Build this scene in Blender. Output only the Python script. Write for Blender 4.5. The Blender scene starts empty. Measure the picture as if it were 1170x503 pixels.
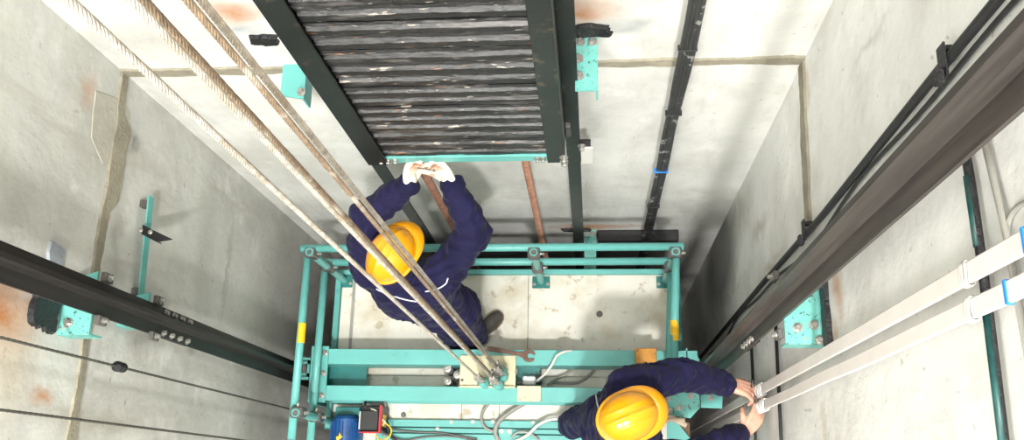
import bpy, math, random
from mathutils import Vector as V, Matrix, noise
from mathutils.bvhtree import BVHTree
random.seed(7)
C = bpy.context.scene.collection
PI = math.pi
# ------------------------------------------------------------------ camera
H = 5.4; F = 1010.0
dn = V((93, -302, -F)).normalized()
yy = V((62, 3500, -1000)).normalized(); yy = (yy - dn * yy.dot(dn)).normalized()
zz = -dn; xx = yy.cross(zz)
R3 = Matrix((xx, yy, zz))            # world = R3 @ camera
cam_d = bpy.data.cameras.new('camera'); cam = bpy.data.objects.new('camera', cam_d); C.objects.link(cam)
cam.matrix_world = Matrix.Translation((0, 0, H)) @ R3.to_4x4()
cam_d.sensor_width = 36; cam_d.lens = 36 * F / 1170; cam_d.clip_start = 0.05; cam_d.clip_end = 60
bpy.context.scene.camera = cam

def ray(px, py): return R3 @ V((px - 585, -(py - 251.5), -F))
def at(px, py, z=None, x=None, y=None):
    r = ray(px, py)
    t = (z - H) / r.z if z is not None else (x / r.x if x is not None else y / r.y)
    return r * t + V((0, 0, H))

# ------------------------------------------------------------------ materials
def mat(name, base, rough=0.5, metal=0.0, spots=(), bump=0.0, bscale=40, vary=0.0, vscale=6, coat=0.0, spec=0.5, sheen=0.0, stretch=None):
    """base colour with noise variation and spots: (colour, noise scale, threshold, softness, strength)"""
    m = bpy.data.materials.new(name); m.use_nodes = True
    nt = m.node_tree; N = nt.nodes; L = nt.links
    b = N['Principled BSDF']
    b.inputs['Roughness'].default_value = rough; b.inputs['Metallic'].default_value = metal
    b.inputs['Specular IOR Level'].default_value = spec
    b.inputs['Coat Weight'].default_value = coat
    b.inputs['Sheen Weight'].default_value = sheen
    g = N.new('ShaderNodeNewGeometry')
    src = g.outputs['Position']
    if stretch:
        mp = N.new('ShaderNodeMapping'); mp.inputs['Scale'].default_value = stretch
        L.new(src, mp.inputs['Vector']); src = mp.outputs[0]
    rgb = N.new('ShaderNodeRGB'); rgb.outputs[0].default_value = (*base, 1); col = rgb.outputs[0]
    def nz(scale, detail=5, rough=.6):
        n = N.new('ShaderNodeTexNoise'); n.inputs['Scale'].default_value = scale
        n.inputs['Detail'].default_value = detail; n.inputs['Roughness'].default_value = rough
        L.new(src, n.inputs['Vector']); return n.outputs['Fac']
    def mix(fac, a, c2, mode='MIX'):
        x = N.new('ShaderNodeMix'); x.data_type = 'RGBA'; x.blend_type = mode
        if isinstance(fac, float): x.inputs[0].default_value = fac
        else: L.new(fac, x.inputs[0])
        L.new(a, x.inputs[6])
        if isinstance(c2, tuple): x.inputs[7].default_value = (*c2, 1)
        else: L.new(c2, x.inputs[7])
        return x.outputs[2]
    if vary:
        mr = N.new('ShaderNodeMapRange'); mr.inputs[1].default_value = .3; mr.inputs[2].default_value = .7
        mr.inputs[3].default_value = 1 - vary; mr.inputs[4].default_value = 1 + vary
        L.new(nz(vscale), mr.inputs[0])
        cb = N.new('ShaderNodeVectorMath'); cb.operation = 'SCALE'
        L.new(col, cb.inputs[0]); L.new(mr.outputs[0], cb.inputs['Scale']); col = cb.outputs[0]
    for (c2, sc, th, soft, st) in spots:
        mr = N.new('ShaderNodeMapRange'); mr.inputs[1].default_value = th; mr.inputs[2].default_value = th + soft
        mr.inputs[4].default_value = st; L.new(nz(sc), mr.inputs[0])
        col = mix(mr.outputs[0], col, c2)
    m['_c'] = 0
    L.new(col, b.inputs['Base Color'])
    if bump:
        bp = N.new('ShaderNodeBump'); bp.inputs['Strength'].default_value = bump; bp.inputs['Distance'].default_value = .01
        L.new(nz(bscale, 8), bp.inputs['Height']); L.new(bp.outputs[0], b.inputs['Normal'])
    return m

def add_streaks(m, colour, scale, th, soft, st):
    nt = m.node_tree; N = nt.nodes; L = nt.links; b = N['Principled BSDF']
    col = b.inputs['Base Color'].links[0].from_socket
    g = N.new('ShaderNodeNewGeometry'); mp = N.new('ShaderNodeMapping'); mp.inputs['Scale'].default_value = scale
    L.new(g.outputs['Position'], mp.inputs['Vector'])
    n = N.new('ShaderNodeTexNoise'); n.inputs['Scale'].default_value = 1; n.inputs['Detail'].default_value = 8; n.inputs['Roughness'].default_value = .65
    n.inputs['Distortion'].default_value = .6
    L.new(mp.outputs[0], n.inputs['Vector'])
    mr = N.new('ShaderNodeMapRange'); mr.inputs[1].default_value = th; mr.inputs[2].default_value = th+soft; mr.inputs[4].default_value = st
    L.new(n.outputs['Fac'], mr.inputs[0])
    x = N.new('ShaderNodeMix'); x.data_type = 'RGBA'; L.new(mr.outputs[0], x.inputs[0]); L.new(col, x.inputs[6]); x.inputs[7].default_value = (*colour, 1)
    L.new(x.outputs[2], b.inputs['Base Color'])
def add_stains_shade(m, marks):
    """stains and painted-in shade with a place and shape of their own: (centre, radii, colour, strength[, sharp])"""
    nt = m.node_tree; N = nt.nodes; L = nt.links; b = N['Principled BSDF']
    col = b.inputs['Base Color'].links[0].from_socket
    g = N.new('ShaderNodeNewGeometry')
    n = N.new('ShaderNodeTexNoise'); n.inputs['Scale'].default_value = 9; n.inputs['Detail'].default_value = 6
    L.new(g.outputs['Position'], n.inputs['Vector'])
    n2 = N.new('ShaderNodeVectorMath'); n2.operation = 'MULTIPLY_ADD'
    L.new(n.outputs['Color'], n2.inputs[0]); n2.inputs[1].default_value = (.16, .16, .16); n2.inputs[2].default_value = (-.08, -.08, -.08)
    ad = N.new('ShaderNodeVectorMath'); L.new(g.outputs['Position'], ad.inputs[0]); L.new(n2.outputs[0], ad.inputs[1])
    for s in marks:
        c, r, cc, st = s[:4]; sharp = s[4] if len(s) > 4 else 0.0
        sb = N.new('ShaderNodeVectorMath'); sb.operation = 'SUBTRACT'; sb.inputs[1].default_value = c; L.new(ad.outputs[0], sb.inputs[0])
        dv = N.new('ShaderNodeVectorMath'); dv.operation = 'DIVIDE'; dv.inputs[1].default_value = r; L.new(sb.outputs[0], dv.inputs[0])
        ln = N.new('ShaderNodeVectorMath'); ln.operation = 'LENGTH'; L.new(dv.outputs[0], ln.inputs[0])
        mr = N.new('ShaderNodeMapRange'); mr.inputs[1].default_value = 1.0; mr.inputs[2].default_value = sharp
        mr.inputs[4].default_value = st; L.new(ln.outputs['Value'], mr.inputs[0])
        x = N.new('ShaderNodeMix'); x.data_type = 'RGBA'
        L.new(mr.outputs[0], x.inputs[0]); L.new(col, x.inputs[6]); x.inputs[7].default_value = (*cc, 1); col = x.outputs[2]
    L.new(col, b.inputs['Base Color'])

RUST = (.44, .15, .015)
def concrete(name, base):
    return mat(name, base, .85, vary=.14, vscale=1.6, bump=.5, bscale=14, spec=.2,
               spots=[((base[0]*.62, base[1]*.60, base[2]*.56), 2.3, .50, .22, .5), ((.83, .82, .79), 3.7, .56, .10, .4),
                      ((.25, .23, .20), 19, .66, .05, .5), ((.33, .29, .24), 45, .70, .03, .6)])
M = {}
M['conc_left'] = concrete('worn_left_concrete', (.58, .58, .54))
M['conc_right'] = concrete('painted_right_concrete', (.78, .78, .75))
M['conc_back'] = concrete('painted_back_concrete', (.68, .68, .645))
M['mortar'] = mat('mortar', (.31, .285, .22), .95, bump=.6, bscale=60, vary=.2, vscale=12, spec=.1)
M['mortar_pale'] = mat('pale_mortar', (.44, .425, .36), .95, bump=.4, bscale=40, vary=.12, vscale=12, spec=.1)
M['patch_grey'] = mat('grey_filler', (.30, .32, .35), .8, bump=.3, vary=.15, vscale=20)
TEAL = (.125, .41, .38)
M['teal'] = mat('turquoise_paint', TEAL, .38, vary=.08, vscale=5, spots=[((.08, .30, .28), 9, .62, .08, .5), ((.30, .30, .22), 60, .70, .03, .6)])
M['teal_worn'] = mat('chipped_turquoise_paint', (.15, .46, .41), .5, vary=.12, vscale=14, bump=.2, bscale=60,
                     spots=[((.05, .10, .09), 55, .60, .03, .9), ((.36, .26, .17), 24, .62, .04, .8)])
M['teal_deep'] = mat('dark_green_paint', (.006, .055, .052), .4, vary=.4, vscale=30)
M['teal_dark'] = mat('deep_turquoise_paint', (.02, .16, .15), .4, vary=.2, vscale=9)
M['rail'] = mat('machined_steel', (.10, .088, .080), .42, metal=.6, vary=.35, vscale=3, stretch=(14, 14, .6), spots=[((.05, .04, .035), 4, .50, .2, .8)])
M['rail_left'] = mat('blackened_steel', (.034, .030, .028), .45, metal=.5, vary=.35, vscale=3, stretch=(14, 14, .6))
M['raildark'] = mat('oiled_dark_steel', (.022, .022, .023), .42, metal=.5, vary=.3, vscale=5, spots=[((.16, .13, .10), 25, .66, .06, .6)])
M['stile'] = mat('dark_green_grey_steel', (.018, .022, .021), .38, metal=.5, vary=.3, vscale=6, spots=[((.15, .11, .07), 14, .60, .1, .7), ((.25, .26, .25), 40, .68, .04, .6)])
M['weight'] = mat('tarred_cast_iron', (.010, .010, .011), .28, vary=.45, vscale=6, bump=.9, bscale=18, spec=.6, stretch=(.55, 1, 3.2),
                  spots=[((.13, .12, .115), 8, .57, .10, .6), ((.42, .36, .30), 22, .64, .03, .9), ((.35, .15, .06), 12, .65, .03, .8)])
M['black'] = mat('bitumen_black', (.008, .008, .009), .45, bump=.9, bscale=70, vary=.3)
M['rubber'] = mat('black_rubber', (.018, .018, .019), .5, vary=.3, vscale=20)
M['cable_bw'] = mat('scuffed_black_cable', (.035, .035, .035), .5, vary=.3, vscale=12, spots=[((.35, .35, .34), 16, .60, .04, .8)])
M['rope'] = mat('greased_wire_rope', (.46, .42, .36), .5, metal=.25, vary=.35, vscale=60, spots=[((.26, .18, .11), 7, .50, .18, .7)])
M['rope_brown'] = mat('brown_wire_rope', (.25, .18, .12), .5, metal=.25, vary=.4, vscale=60, spots=[((.55, .50, .43), 9, .56, .08, .7)])
M['rope_grey'] = mat('dark_governor_rope', (.10, .095, .08), .6, metal=.3, vary=.2)
M['rusty'] = mat('rusty_ribbed_steel', (.28, .14, .09), .6, metal=.2, vary=.35, vscale=25, spots=[((.40, .30, .24), 30, .60, .08, .7)])
M['wrench'] = mat('old_wrench_steel', (.13, .075, .055), .5, metal=.4, vary=.4, vscale=30)
M['steel'] = mat('zinc_steel', (.42, .40, .37), .36, metal=.7, vary=.15, vscale=30)
M['iron'] = mat('grey_cast_clamp', (.13, .125, .12), .5, metal=.5, vary=.25, vscale=25)
M['cream'] = mat('cream_painted_plate', (.62, .57, .38), .5, vary=.1, vscale=10, spots=[((.30, .22, .12), 16, .62, .08, .6)])
M['white'] = mat('white_plastic', (.80, .80, .78), .4)
M['tape'] = mat('white_wrapping_tape', (.80, .74, .70), .55, vary=.05, vscale=8, bump=.1, bscale=20)
M['blue_tape'] = mat('blue_tape', (.02, .22, .72), .4)
M['red'] = mat('red_plastic', (.50, .02, .03), .4)
M['yellow'] = mat('yellow_sticker', (.80, .47, .01), .5)
M['bluemotor'] = mat('blue_motor_paint', (.012, .07, .22), .4, vary=.25, vscale=14)
M['orange'] = mat('dirty_orange_paint', (.55, .24, .03), .5, vary=.3, vscale=20, spots=[((.12, .06, .02), 40, .60, .05, .8)])
M['wood'] = mat('brown_timber', (.16, .09, .05), .7, vary=.3, vscale=14)
M['grey_cable'] = mat('grey_cable', (.30, .29, .26), .5, vary=.15)
M['light_cable'] = mat('pale_grey_cable', (.60, .59, .55), .5)
M['rag'] = mat('beige_rag', (.50, .40, .30), .9, bump=.5)
M['roof'] = mat('dirty_cream_roof_sheet', (.68, .66, .59), .42, vary=.06, vscale=3, spec=.4,
                spots=[((.50, .44, .32), 3.2, .48, .18, .75), ((.38, .31, .20), 11, .60, .05, .7), ((.16, .12, .08), 34, .70, .03, .8)])
M['navy'] = mat('navy_cotton', (.0085, .0075, .038), .8, vary=.25, vscale=8, bump=.25, bscale=90, sheen=.05, spec=.2)
M['piping'] = mat('white_piping', (.62, .64, .72), .6)
M['skin'] = mat('skin', (.66, .36, .26), .5, vary=.06, vscale=30)
M['glove'] = mat('cream_cotton_glove', (.80, .74, .62), .85, vary=.06, vscale=30, bump=.3, bscale=120)
M['hat'] = mat('yellow_safety_plastic', (.76, .32, .003), .24, coat=.4, spots=[((.60, .25, .004), 26, .66, .06, .5)])
M['boot'] = mat('dusty_brown_leather', (.060, .052, .044), .6, bump=.3, bscale=50, vary=.2, vscale=20)
M['sole'] = mat('brown_rubber_sole', (.15, .085, .05), .7)
M['hair'] = mat('dark_brown_hair', (.03, .018, .01), .7)
M['eye'] = mat('eye_white', (.75, .74, .72), .2)
M['floor'] = concrete('pit_concrete', (.08, .075, .07))

# ------------------------------------------------------------------ mesh helpers
class MB:
    def __init__(s): s.v = []; s.f = []; s.sm = []
    def add(s, vs, fs, smooth=False, mx=None):
        o = len(s.v)
        s.v += [tuple(mx @ V(v)) if mx else tuple(v) for v in vs]
        s.f += [tuple(i + o for i in f) for f in fs]; s.sm += [smooth] * len(fs); return s
    def box(s, a, b, bev=0.0, mx=None):
        (x0, y0, z0), (x1, y1, z1) = [(min(p), max(p)) for p in ()] or (a, b)
        x0, x1 = sorted((a[0], b[0])); y0, y1 = sorted((a[1], b[1])); z0, z1 = sorted((a[2], b[2]))
        e = min(bev, (x1-x0)*.45, (y1-y0)*.45, (z1-z0)*.45)
        if e <= 0:
            vs = [(x, y, z) for z in (z0, z1) for y in (y0, y1) for x in (x0, x1)]
            return s.add(vs, [(0,2,3,1), (4,5,7,6), (0,1,5,4), (2,6,7,3), (0,4,6,2), (1,3,7,5)], mx=mx)
        vs = []; idx = {}
        for ix in (0, 1):
            for iy in (0, 1):
                for iz in (0, 1):
                    X = (x0, x1)[ix]; Y = (y0, y1)[iy]; Z = (z0, z1)[iz]
                    sx, sy, sz = (1 - 2*ix)*e, (1 - 2*iy)*e, (1 - 2*iz)*e
                    idx[ix, iy, iz, 'x'] = len(vs); vs.append((X, Y+sy, Z+sz))
                    idx[ix, iy, iz, 'y'] = len(vs); vs.append((X+sx, Y, Z+sz))
                    idx[ix, iy, iz, 'z'] = len(vs); vs.append((X+sx, Y+sy, Z))
        fs = []; g = lambda a_, b_, c_, k: idx[a_, b_, c_, k]
        for i in (0, 1):
            for k, o in (('x', lambda p, q: (i, p, q)), ('y', lambda p, q: (p, i, q)), ('z', lambda p, q: (p, q, i))):
                fs.append(tuple(g(*o(p, q), k) for p, q in ((0,0), (1,0), (1,1), (0,1))))
        for p in (0, 1):
            for q in (0, 1):
                fs.append((g(0,p,q,'y'), g(1,p,q,'y'), g(1,p,q,'z'), g(0,p,q,'z')))
                fs.append((g(p,0,q,'x'), g(p,1,q,'x'), g(p,1,q,'z'), g(p,0,q,'z')))
                fs.append((g(p,q,0,'x'), g(p,q,1,'x'), g(p,q,1,'y'), g(p,q,0,'y')))
                for r in (0, 1): fs.append((g(p,q,r,'x'), g(p,q,r,'y'), g(p,q,r,'z')))
        fs = list(dict.fromkeys(fs))
        return s.add(vs, fs, mx=mx)
    def prism(s, pts, z0, z1, mx=None, smooth=False):
        n = len(pts); vs = [(x, y, z0) for x, y in pts] + [(x, y, z1) for x, y in pts]
        fs = [tuple(range(n))[::-1], tuple(range(n, 2*n))] + [(i, (i+1) % n, n+(i+1) % n, n+i) for i in range(n)]
        return s.add(vs, fs, smooth, mx)
    def tube(s, path, r, n=10, cap=True, closed=False):
        path = [V(p) for p in path]; m = len(path)
        rr = r if isinstance(r, (list, tuple)) else [r]*m
        t0 = (path[1]-path[0]).normalized(); u = t0.orthogonal().normalized(); vs = []
        for i, p in enumerate(path):
            t = (path[min(i+1, m-1)]-path[max(i-1, 0)]).normalized()
            u = (u - t*u.dot(t)).normalized(); w = t.cross(u)
            for k in range(n):
                a = 2*PI*k/n; vs.append(p + (u*math.cos(a) + w*math.sin(a))*rr[i])
        fs = [(i*n+k, i*n+(k+1) % n, (i+1)*n+(k+1) % n, (i+1)*n+k) for i in range(m-1) for k in range(n)]
        s.add(vs, fs, True)
        if cap: s.f += [tuple(len(s.v)-len(vs)+k for k in range(n))[::-1], tuple(len(s.v)-n+k for k in range(n))]; s.sm += [False, False]
        return s
    def lathe(s, c, axis, prof, n=20):
        """prof: (distance along axis, radius)"""
        c = V(c); t = V(axis).normalized(); u = t.orthogonal().normalized(); w = t.cross(u); vs = []
        for d, r in prof:
            for k in range(n):
                a = 2*PI*k/n; vs.append(c + t*d + (u*math.cos(a)+w*math.sin(a))*r)
        m = len(prof)
        fs = [(i*n+k, i*n+(k+1) % n, (i+1)*n+(k+1) % n, (i+1)*n+k) for i in range(m-1) for k in range(n)]
        s.add(vs, fs, False)
        s.f += [tuple(len(s.v)-len(vs)+k for k in range(n))[::-1], tuple(len(s.v)-n+k for k in range(n))]; s.sm += [False, False]
        return s
    def ball(s, c, r, n=16, m=10, mx=None):
        r = (r, r, r) if isinstance(r, (int, float)) else r; vs = [(0, 0, -1)]
        for j in range(1, m):
            p = -PI/2 + PI*j/m
            for k in range(n): vs.append((math.cos(p)*math.cos(2*PI*k/n), math.cos(p)*math.sin(2*PI*k/n), math.sin(p)))
        vs.append((0, 0, 1)); T = (mx or Matrix.Identity(4))
        vs = [V(c) + T.to_3x3() @ V((x*r[0], y*r[1], z*r[2])) for x, y, z in vs]
        fs = [(0, 1+(k+1) % n, 1+k) for k in range(n)]
        for j in range(m-2):
            for k in range(n):
                a = 1+j*n; fs.append((a+k, a+(k+1) % n, a+n+(k+1) % n, a+n+k))
        l = len(vs)-1; fs += [(l, l-n+k, l-n+(k+1) % n) for k in range(n)]
        return s.add(vs, fs, True)
    def bolt(s, c, axis, r=.012, h=.012):
        s.lathe(c, axis, [(0, r*1.5), (h*.25, r*1.5)], 14)
        c2 = V(c)+V(axis).normalized()*h*.25
        s.lathe(c2, axis, [(0, r), (h*.8, r), (h, r*.8)], 6); return s
    def build(s, name, m, parent=None):
        me = bpy.data.meshes.new(name)
        if s.v:
            c = V((0, 0, 0))
            me.from_pydata(s.v, [], s.f); me.update(); me.validate()
            if len(me.polygons) == len(s.sm): me.polygons.foreach_set('use_smooth', s.sm)
            import bmesh
            b = bmesh.new(); b.from_mesh(me); bmesh.ops.recalc_face_normals(b, faces=b.faces); b.to_mesh(me); b.free()
        me.materials.append(M[m]); o = bpy.data.objects.new(name, me); C.objects.link(o)
        if parent: o.parent = parent; o.location = -V(parent.get('_o', (0, 0, 0)))
        return o

ORIG = {}
def mesh(name, m, mb, parent=None):
    """links one mesh object; its vertices are given in world coordinates and are moved to the object's own origin"""
    me = bpy.data.meshes.new(name)
    vs = [V(v) for v in mb.v]
    lo = V([min(v[i] for v in vs) for i in range(3)]); hi = V([max(v[i] for v in vs) for i in range(3)])
    o0 = V(((lo.x+hi.x)/2, (lo.y+hi.y)/2, lo.z))
    me.from_pydata([v-o0 for v in vs], [], mb.f); me.update()
    me.polygons.foreach_set('use_smooth', mb.sm)
    import bmesh
    b = bmesh.new(); b.from_mesh(me); bmesh.ops.recalc_face_normals(b, faces=b.faces); b.to_mesh(me); b.free()
    me.materials.append(M[m] if isinstance(m, str) else m)
    o = bpy.data.objects.new(name, me); C.objects.link(o)
    ORIG[o.name] = o0
    if parent: o.parent = parent; o.location = o0 - ORIG[parent.name]
    else: o.location = o0
    return o
def thing(name, loc, label, cat, group=None):
    o = bpy.data.objects.new(name, None); C.objects.link(o); o.location = loc; o.empty_display_size = .05
    ORIG[o.name] = V(loc); return tag(o, label, cat, group)
def tag(o, label, cat, group=None):
    o['label'] = label; o['category'] = cat
    if group: o['group'] = group
    return o
def struct(name, m, mb):
    o = mesh(name, m, mb); o['kind'] = 'structure'; return o
def copy_tree(o, parent=None):
    c = o.copy(); C.objects.link(c); ORIG[c.name] = ORIG[o.name].copy(); c.parent = parent
    for ch in list(o.children): copy_tree(ch, c)
    return c
def spl(pts, k=8):
    pts = [V(p) for p in pts]; P = [pts[0]*2-pts[1]] + pts + [pts[-1]*2-pts[-2]]; out = []
    for i in range(1, len(P)-2):
        for j in range(k):
            t = j/k; a, b, c, d = P[i-1:i+3]
            out.append(.5*((2*b)+(c-a)*t+(2*a-5*b+4*c-d)*t*t+(3*b-a-3*c+d)*t**3))
    return out + [pts[-1]]

# ------------------------------------------------------------------ the shaft
XL, XR, YB, YF = -1.96, .845, 1.63, -3.8
ZT, ZB = 11.0, -7.0
struct('wall_left', 'conc_left', MB().box((XL-.2, YF, ZB), (XL, YB+.2, ZT)))
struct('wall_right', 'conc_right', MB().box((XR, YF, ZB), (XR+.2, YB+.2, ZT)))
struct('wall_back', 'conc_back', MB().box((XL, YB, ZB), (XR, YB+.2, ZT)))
struct('wall_front', 'conc_back', MB().box((XL-.2, YF-.2, ZB), (XR+.2, YF, ZT)))
struct('floor', 'floor', MB().box((XL-.2, YF-.2, ZB-.2), (XR+.2, YB+.2, ZB)))
struct('ceiling', 'conc_back', MB().box((XL-.2, YF-.2, ZT), (XR+.2, YB+.2, ZT+.2)))
# stains and streaks on the walls; each wall's lowest dark one is painted-in shade
for mn, k in (('conc_left', 1.0), ('conc_right', .55), ('conc_back', .65)):
    add_streaks(M[mn], (.34, .315, .26), (5, 5, 1.1), .52, .16, .42*k)
    add_streaks(M[mn], (.42, .43, .43), (2.2, 2.2, 3.5), .56, .12, .35*k)
    add_streaks(M[mn], (.16, .145, .12), (26, 26, 6), .665, .04, .6*k)
add_stains_shade(M['conc_left'], [((XL, .52, 2.66), (.3, .17, .24), RUST, 1.0), ((XL, .26, 2.37), (.3, .06, .10), RUST, .75), ((XL, .36, 2.55), (.3, .25, .20), (.50, .38, .22), .5),
    ((XL, 1.43, 2.38), (.3, .10, .06), RUST, .45), ((XL, 1.02, 2.12), (.3, .04, .03), RUST, .6), ((XL, 1.38, 2.0), (.3, .05, .05), (.12, .12, .11), .8),
    ((XL, 1.2, 1.2), (.3, .5, .15), (.33, .33, .29), .5), ((XL, .65, 1.2), (.3, .07, .22), (.12, .11, .09), .7), ((XL, .95, 2.02), (.3, .3, .06), (.30, .30, .27), .6),
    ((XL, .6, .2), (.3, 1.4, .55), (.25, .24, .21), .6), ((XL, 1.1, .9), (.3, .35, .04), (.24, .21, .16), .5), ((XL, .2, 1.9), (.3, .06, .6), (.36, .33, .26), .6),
    ((XL, 1.3, -.6), (.3, .9, .7), (.16, .15, .135), .5)])  # shade of the unlit pit, painted low on the left wall
add_stains_shade(M['conc_right'], [((XR, .66, 2.33), (.3, .14, .09), RUST, .7), ((XR, .52, 2.24), (.3, .08, .06), RUST, .55), ((XR, 1.52, 2.12), (.3, .12, .06), RUST, .45),
    ((XR, 1.25, 1.0), (.3, .07, .35), (.36, .32, .25), .6), ((XR, 1.0, 1.2), (.3, .05, .5), (.38, .33, .25), .6), ((XR, 1.5, .5), (.3, .2, .5), (.30, .28, .22), .6),
    ((XR, 1.45, -.4), (.3, .45, .9), (.06, .055, .05), .7, .5), ((XR, .22, 2.0), (.3, .10, .05), (.45, .36, .22), .5), ((XR, 1.3, 2.9), (.3, .03, .25), (.45, .44, .41), .6)])  # near-black entry: tar paint and painted-in shade of the dark gap
add_stains_shade(M['conc_back'], [((-.03, YB, 2.55), (.16, .3, .12), RUST, .8), ((.14, YB, 2.44), (.12, .3, .07), (.28, .29, .30), .7), ((-1.30, YB, 2.62), (.13, .3, .10), RUST, .8),
    ((-1.33, YB, 2.49), (.14, .3, .07), (.30, .33, .36), .8), ((-.05, YB, -.24), (.28, .3, .09), RUST, .85), ((.2, YB, -.22), (.25, .3, .05), RUST, .5),
    ((-.6, YB, -1.3), (2.2, .3, 1.0), (.12, .115, .105), .5, .6), ((-1.6, YB, .9), (.25, .3, .8), (.50, .50, .46), .6), ((-.95, YB, 1.1), (.25, .3, .6), (.45, .45, .42), .4)])  # first entry: the car's shadow painted on the lower back wall
# mortar bands along the pour joint
def rough_band(path, w, nrm, up, seed, th=.008):
    """irregular strip of mortar on a wall"""
    n = len(path); vs = []; nrm = V(nrm); up = V(up)
    for i, p in enumerate(path):
        p = V(p); wd = w[i] if isinstance(w, list) else (w, w)
        j1 = noise.noise(p*6+V((seed, 0, 0)))*.018 + noise.noise(p*30+V((seed, 0, 0)))*.007; j2 = noise.noise(p*6+V((0, seed, 0)))*.018 + noise.noise(p*30)*.007
        a = p+up*(wd[0]+j1); b = p-up*(wd[1]+j2)
        vs += [a, a*.9+b*.1+nrm*th, b*.9+a*.1+nrm*th, b]
    fs = [(i*4+k, (i+1)*4+k, (i+1)*4+k+1, i*4+k+1) for i in range(n-1) for k in range(3)]
    return MB().add(vs, fs)
def lin(a, b, n): return [V(a).lerp(V(b), i/(n-1)) for i in range(n)]
struct('trim_1', 'mortar', rough_band(lin((XL, YB, 2.16), (XR, YB, 2.14), 150), .032, (0, -1, 0), (0, 0, 1), 3))
pl = lin((XL, YB, 2.15), (XL, -.4, 2.13), 150); wl = []
for p in pl:
    y = p.y; a = b = .030
    if 1.00 < y < 1.45: b = .10 * min(1, (y-.99)/.10, (1.47-y)/.06)
    wl.append((max(a, .03), max(b, .03)))
struct('trim_2', 'mortar', rough_band(pl, wl, (1, 0, 0), (0, 0, 1), 9))
pp_ = [at(x, y, x=XL) for x, y in ((108, 103), (120, 107), (142, 116), (148, 130), (142, 168), (130, 182), (116, 188), (103, 158), (105, 128))]
mpl = MB(); npl = len(pp_); cpl = sum(pp_, V())/npl
mpl.add([(XL+.002, p.y, p.z) for p in pp_]+[(XL+.005, cpl.y+(p.y-cpl.y)*.97, cpl.z+(p.z-cpl.z)*.97) for p in pp_], [tuple(range(npl, 2*npl))]+[(i, (i+1) % npl, npl+(i+1) % npl, npl+i) for i in range(npl)])
struct('trim_4', 'mortar_pale', mpl)
struct('trim_3', 'mortar', rough_band(lin((XR, YB, 2.10), (XR, .95, 2.0), 100) , .052, (-1, 0, 0), (0, 0, 1), 5))
# filler and tar patches on the walls
def blob(c, r, nrm, u, seed, th=.010, n=40, mx=.25):
    c = V(c); nrm = V(nrm); u = V(u); w = nrm.cross(u); vs = [c+nrm*th]
    for sc, h in ((.9, th), (1, 0)):
        for k in range(n):
            a = 2*PI*k/n; d = V((math.cos(a), math.sin(a), seed)); q = 1+mx*noise.noise(d*1.7)+mx*.3*noise.noise(d*5)
            sq = 1/max(abs(math.cos(a)), abs(math.sin(a)))**.7
            vs.append(c + (u*math.cos(a)*r[0]+w*math.sin(a)*r[1])*q*sq*sc + nrm*h)
    fs = [(0, 1+k, 1+(k+1) % n) for k in range(n)] + [(1+k, 1+n+k, 1+n+(k+1) % n, 1+(k+1) % n) for k in range(n)]
    return MB().add(vs, fs)
tag(mesh('filler_patch', 'patch_grey', blob(at(62, 292, x=XL), (.045, .05), (1, 0, 0), (0, 1, 0), 2)), 'smooth grey filler patch on the left wall above the rail', 'patch')

# ------------------------------------------------------------------ guide rails
def t_rail(x_back, yc, sgn, w=.125, blade=.075, z0=ZB, z1=ZT-.01):
    """T section: flange at x_back (wall side), blade pointing to sgn"""
    h = w/2; pr = [(0, -h), (.010, -h), (.016, -.014), (.030, -.008), (blade*.5, -.006), (blade*.52, -.009), (blade, -.009), (blade, .009), (blade*.52, .009), (blade*.5, .006), (.030, .008), (.016, .014), (.010, h), (0, h)]
    return MB().prism([(x_back+sgn*a, yc+b) for a, b in pr], z0, z1)
def splice(parent, x, yc, sgn, z, n=4):
    f = mesh('splice_plate', 'raildark', MB().box((x-sgn*.014, yc-.062, z-.15), (x, yc+.062, z+.15), .003), parent)
    for s in (-1, 1):
        for k in range(n):
            c = V((x+sgn*.010, yc+s*.042, z-.115+k*.076))
            mesh('bolt', 'steel', MB().bolt(c, (sgn, 0, 0), .011, .013), f)
LRY, RRY = .624, .657
t = thing('guide_rail', (-1.82, LRY, ZB), 'dark steel T-section guide rail running down the left wall', 'rail')
mesh('rail_body', 'rail_left', t_rail(-1.82, LRY, 1), t); splice(t, -1.82, LRY, 1, at(205, 365, x=-1.80).z)
t = thing('guide_rail', (.70, RRY, ZB), 'thick brownish steel guide rail crossing the upper right, on the right wall', 'rail')
mesh('rail_body', 'rail', t_rail(.70, RRY, -1, .130, .08), t); splice(t, .70, RRY, -1, at(850, 392, x=.67).z)
def t_rail_y(xc, y0, z0=ZB, z1=ZT-.01, w=.062):
    return MB().prism([(xc-w/2, y0), (xc+w/2, y0), (xc+w/2, y0+.006), (xc+.006, y0+.012), (xc+.006, y0+.05), (xc-.006, y0+.05), (xc-.006, y0+.012), (xc-w/2, y0+.006)], z0, z1)
tag(mesh('guide_rail', 'stile', t_rail_y(-.078, 1.44)), 'narrow dark rail on the back wall beside the counterweight, right of it', 'rail')
tag(mesh('guide_rail', 'stile', t_rail_y(-1.012, 1.44)), 'narrow dark rail along the left edge of the counterweight', 'rail')

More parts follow.
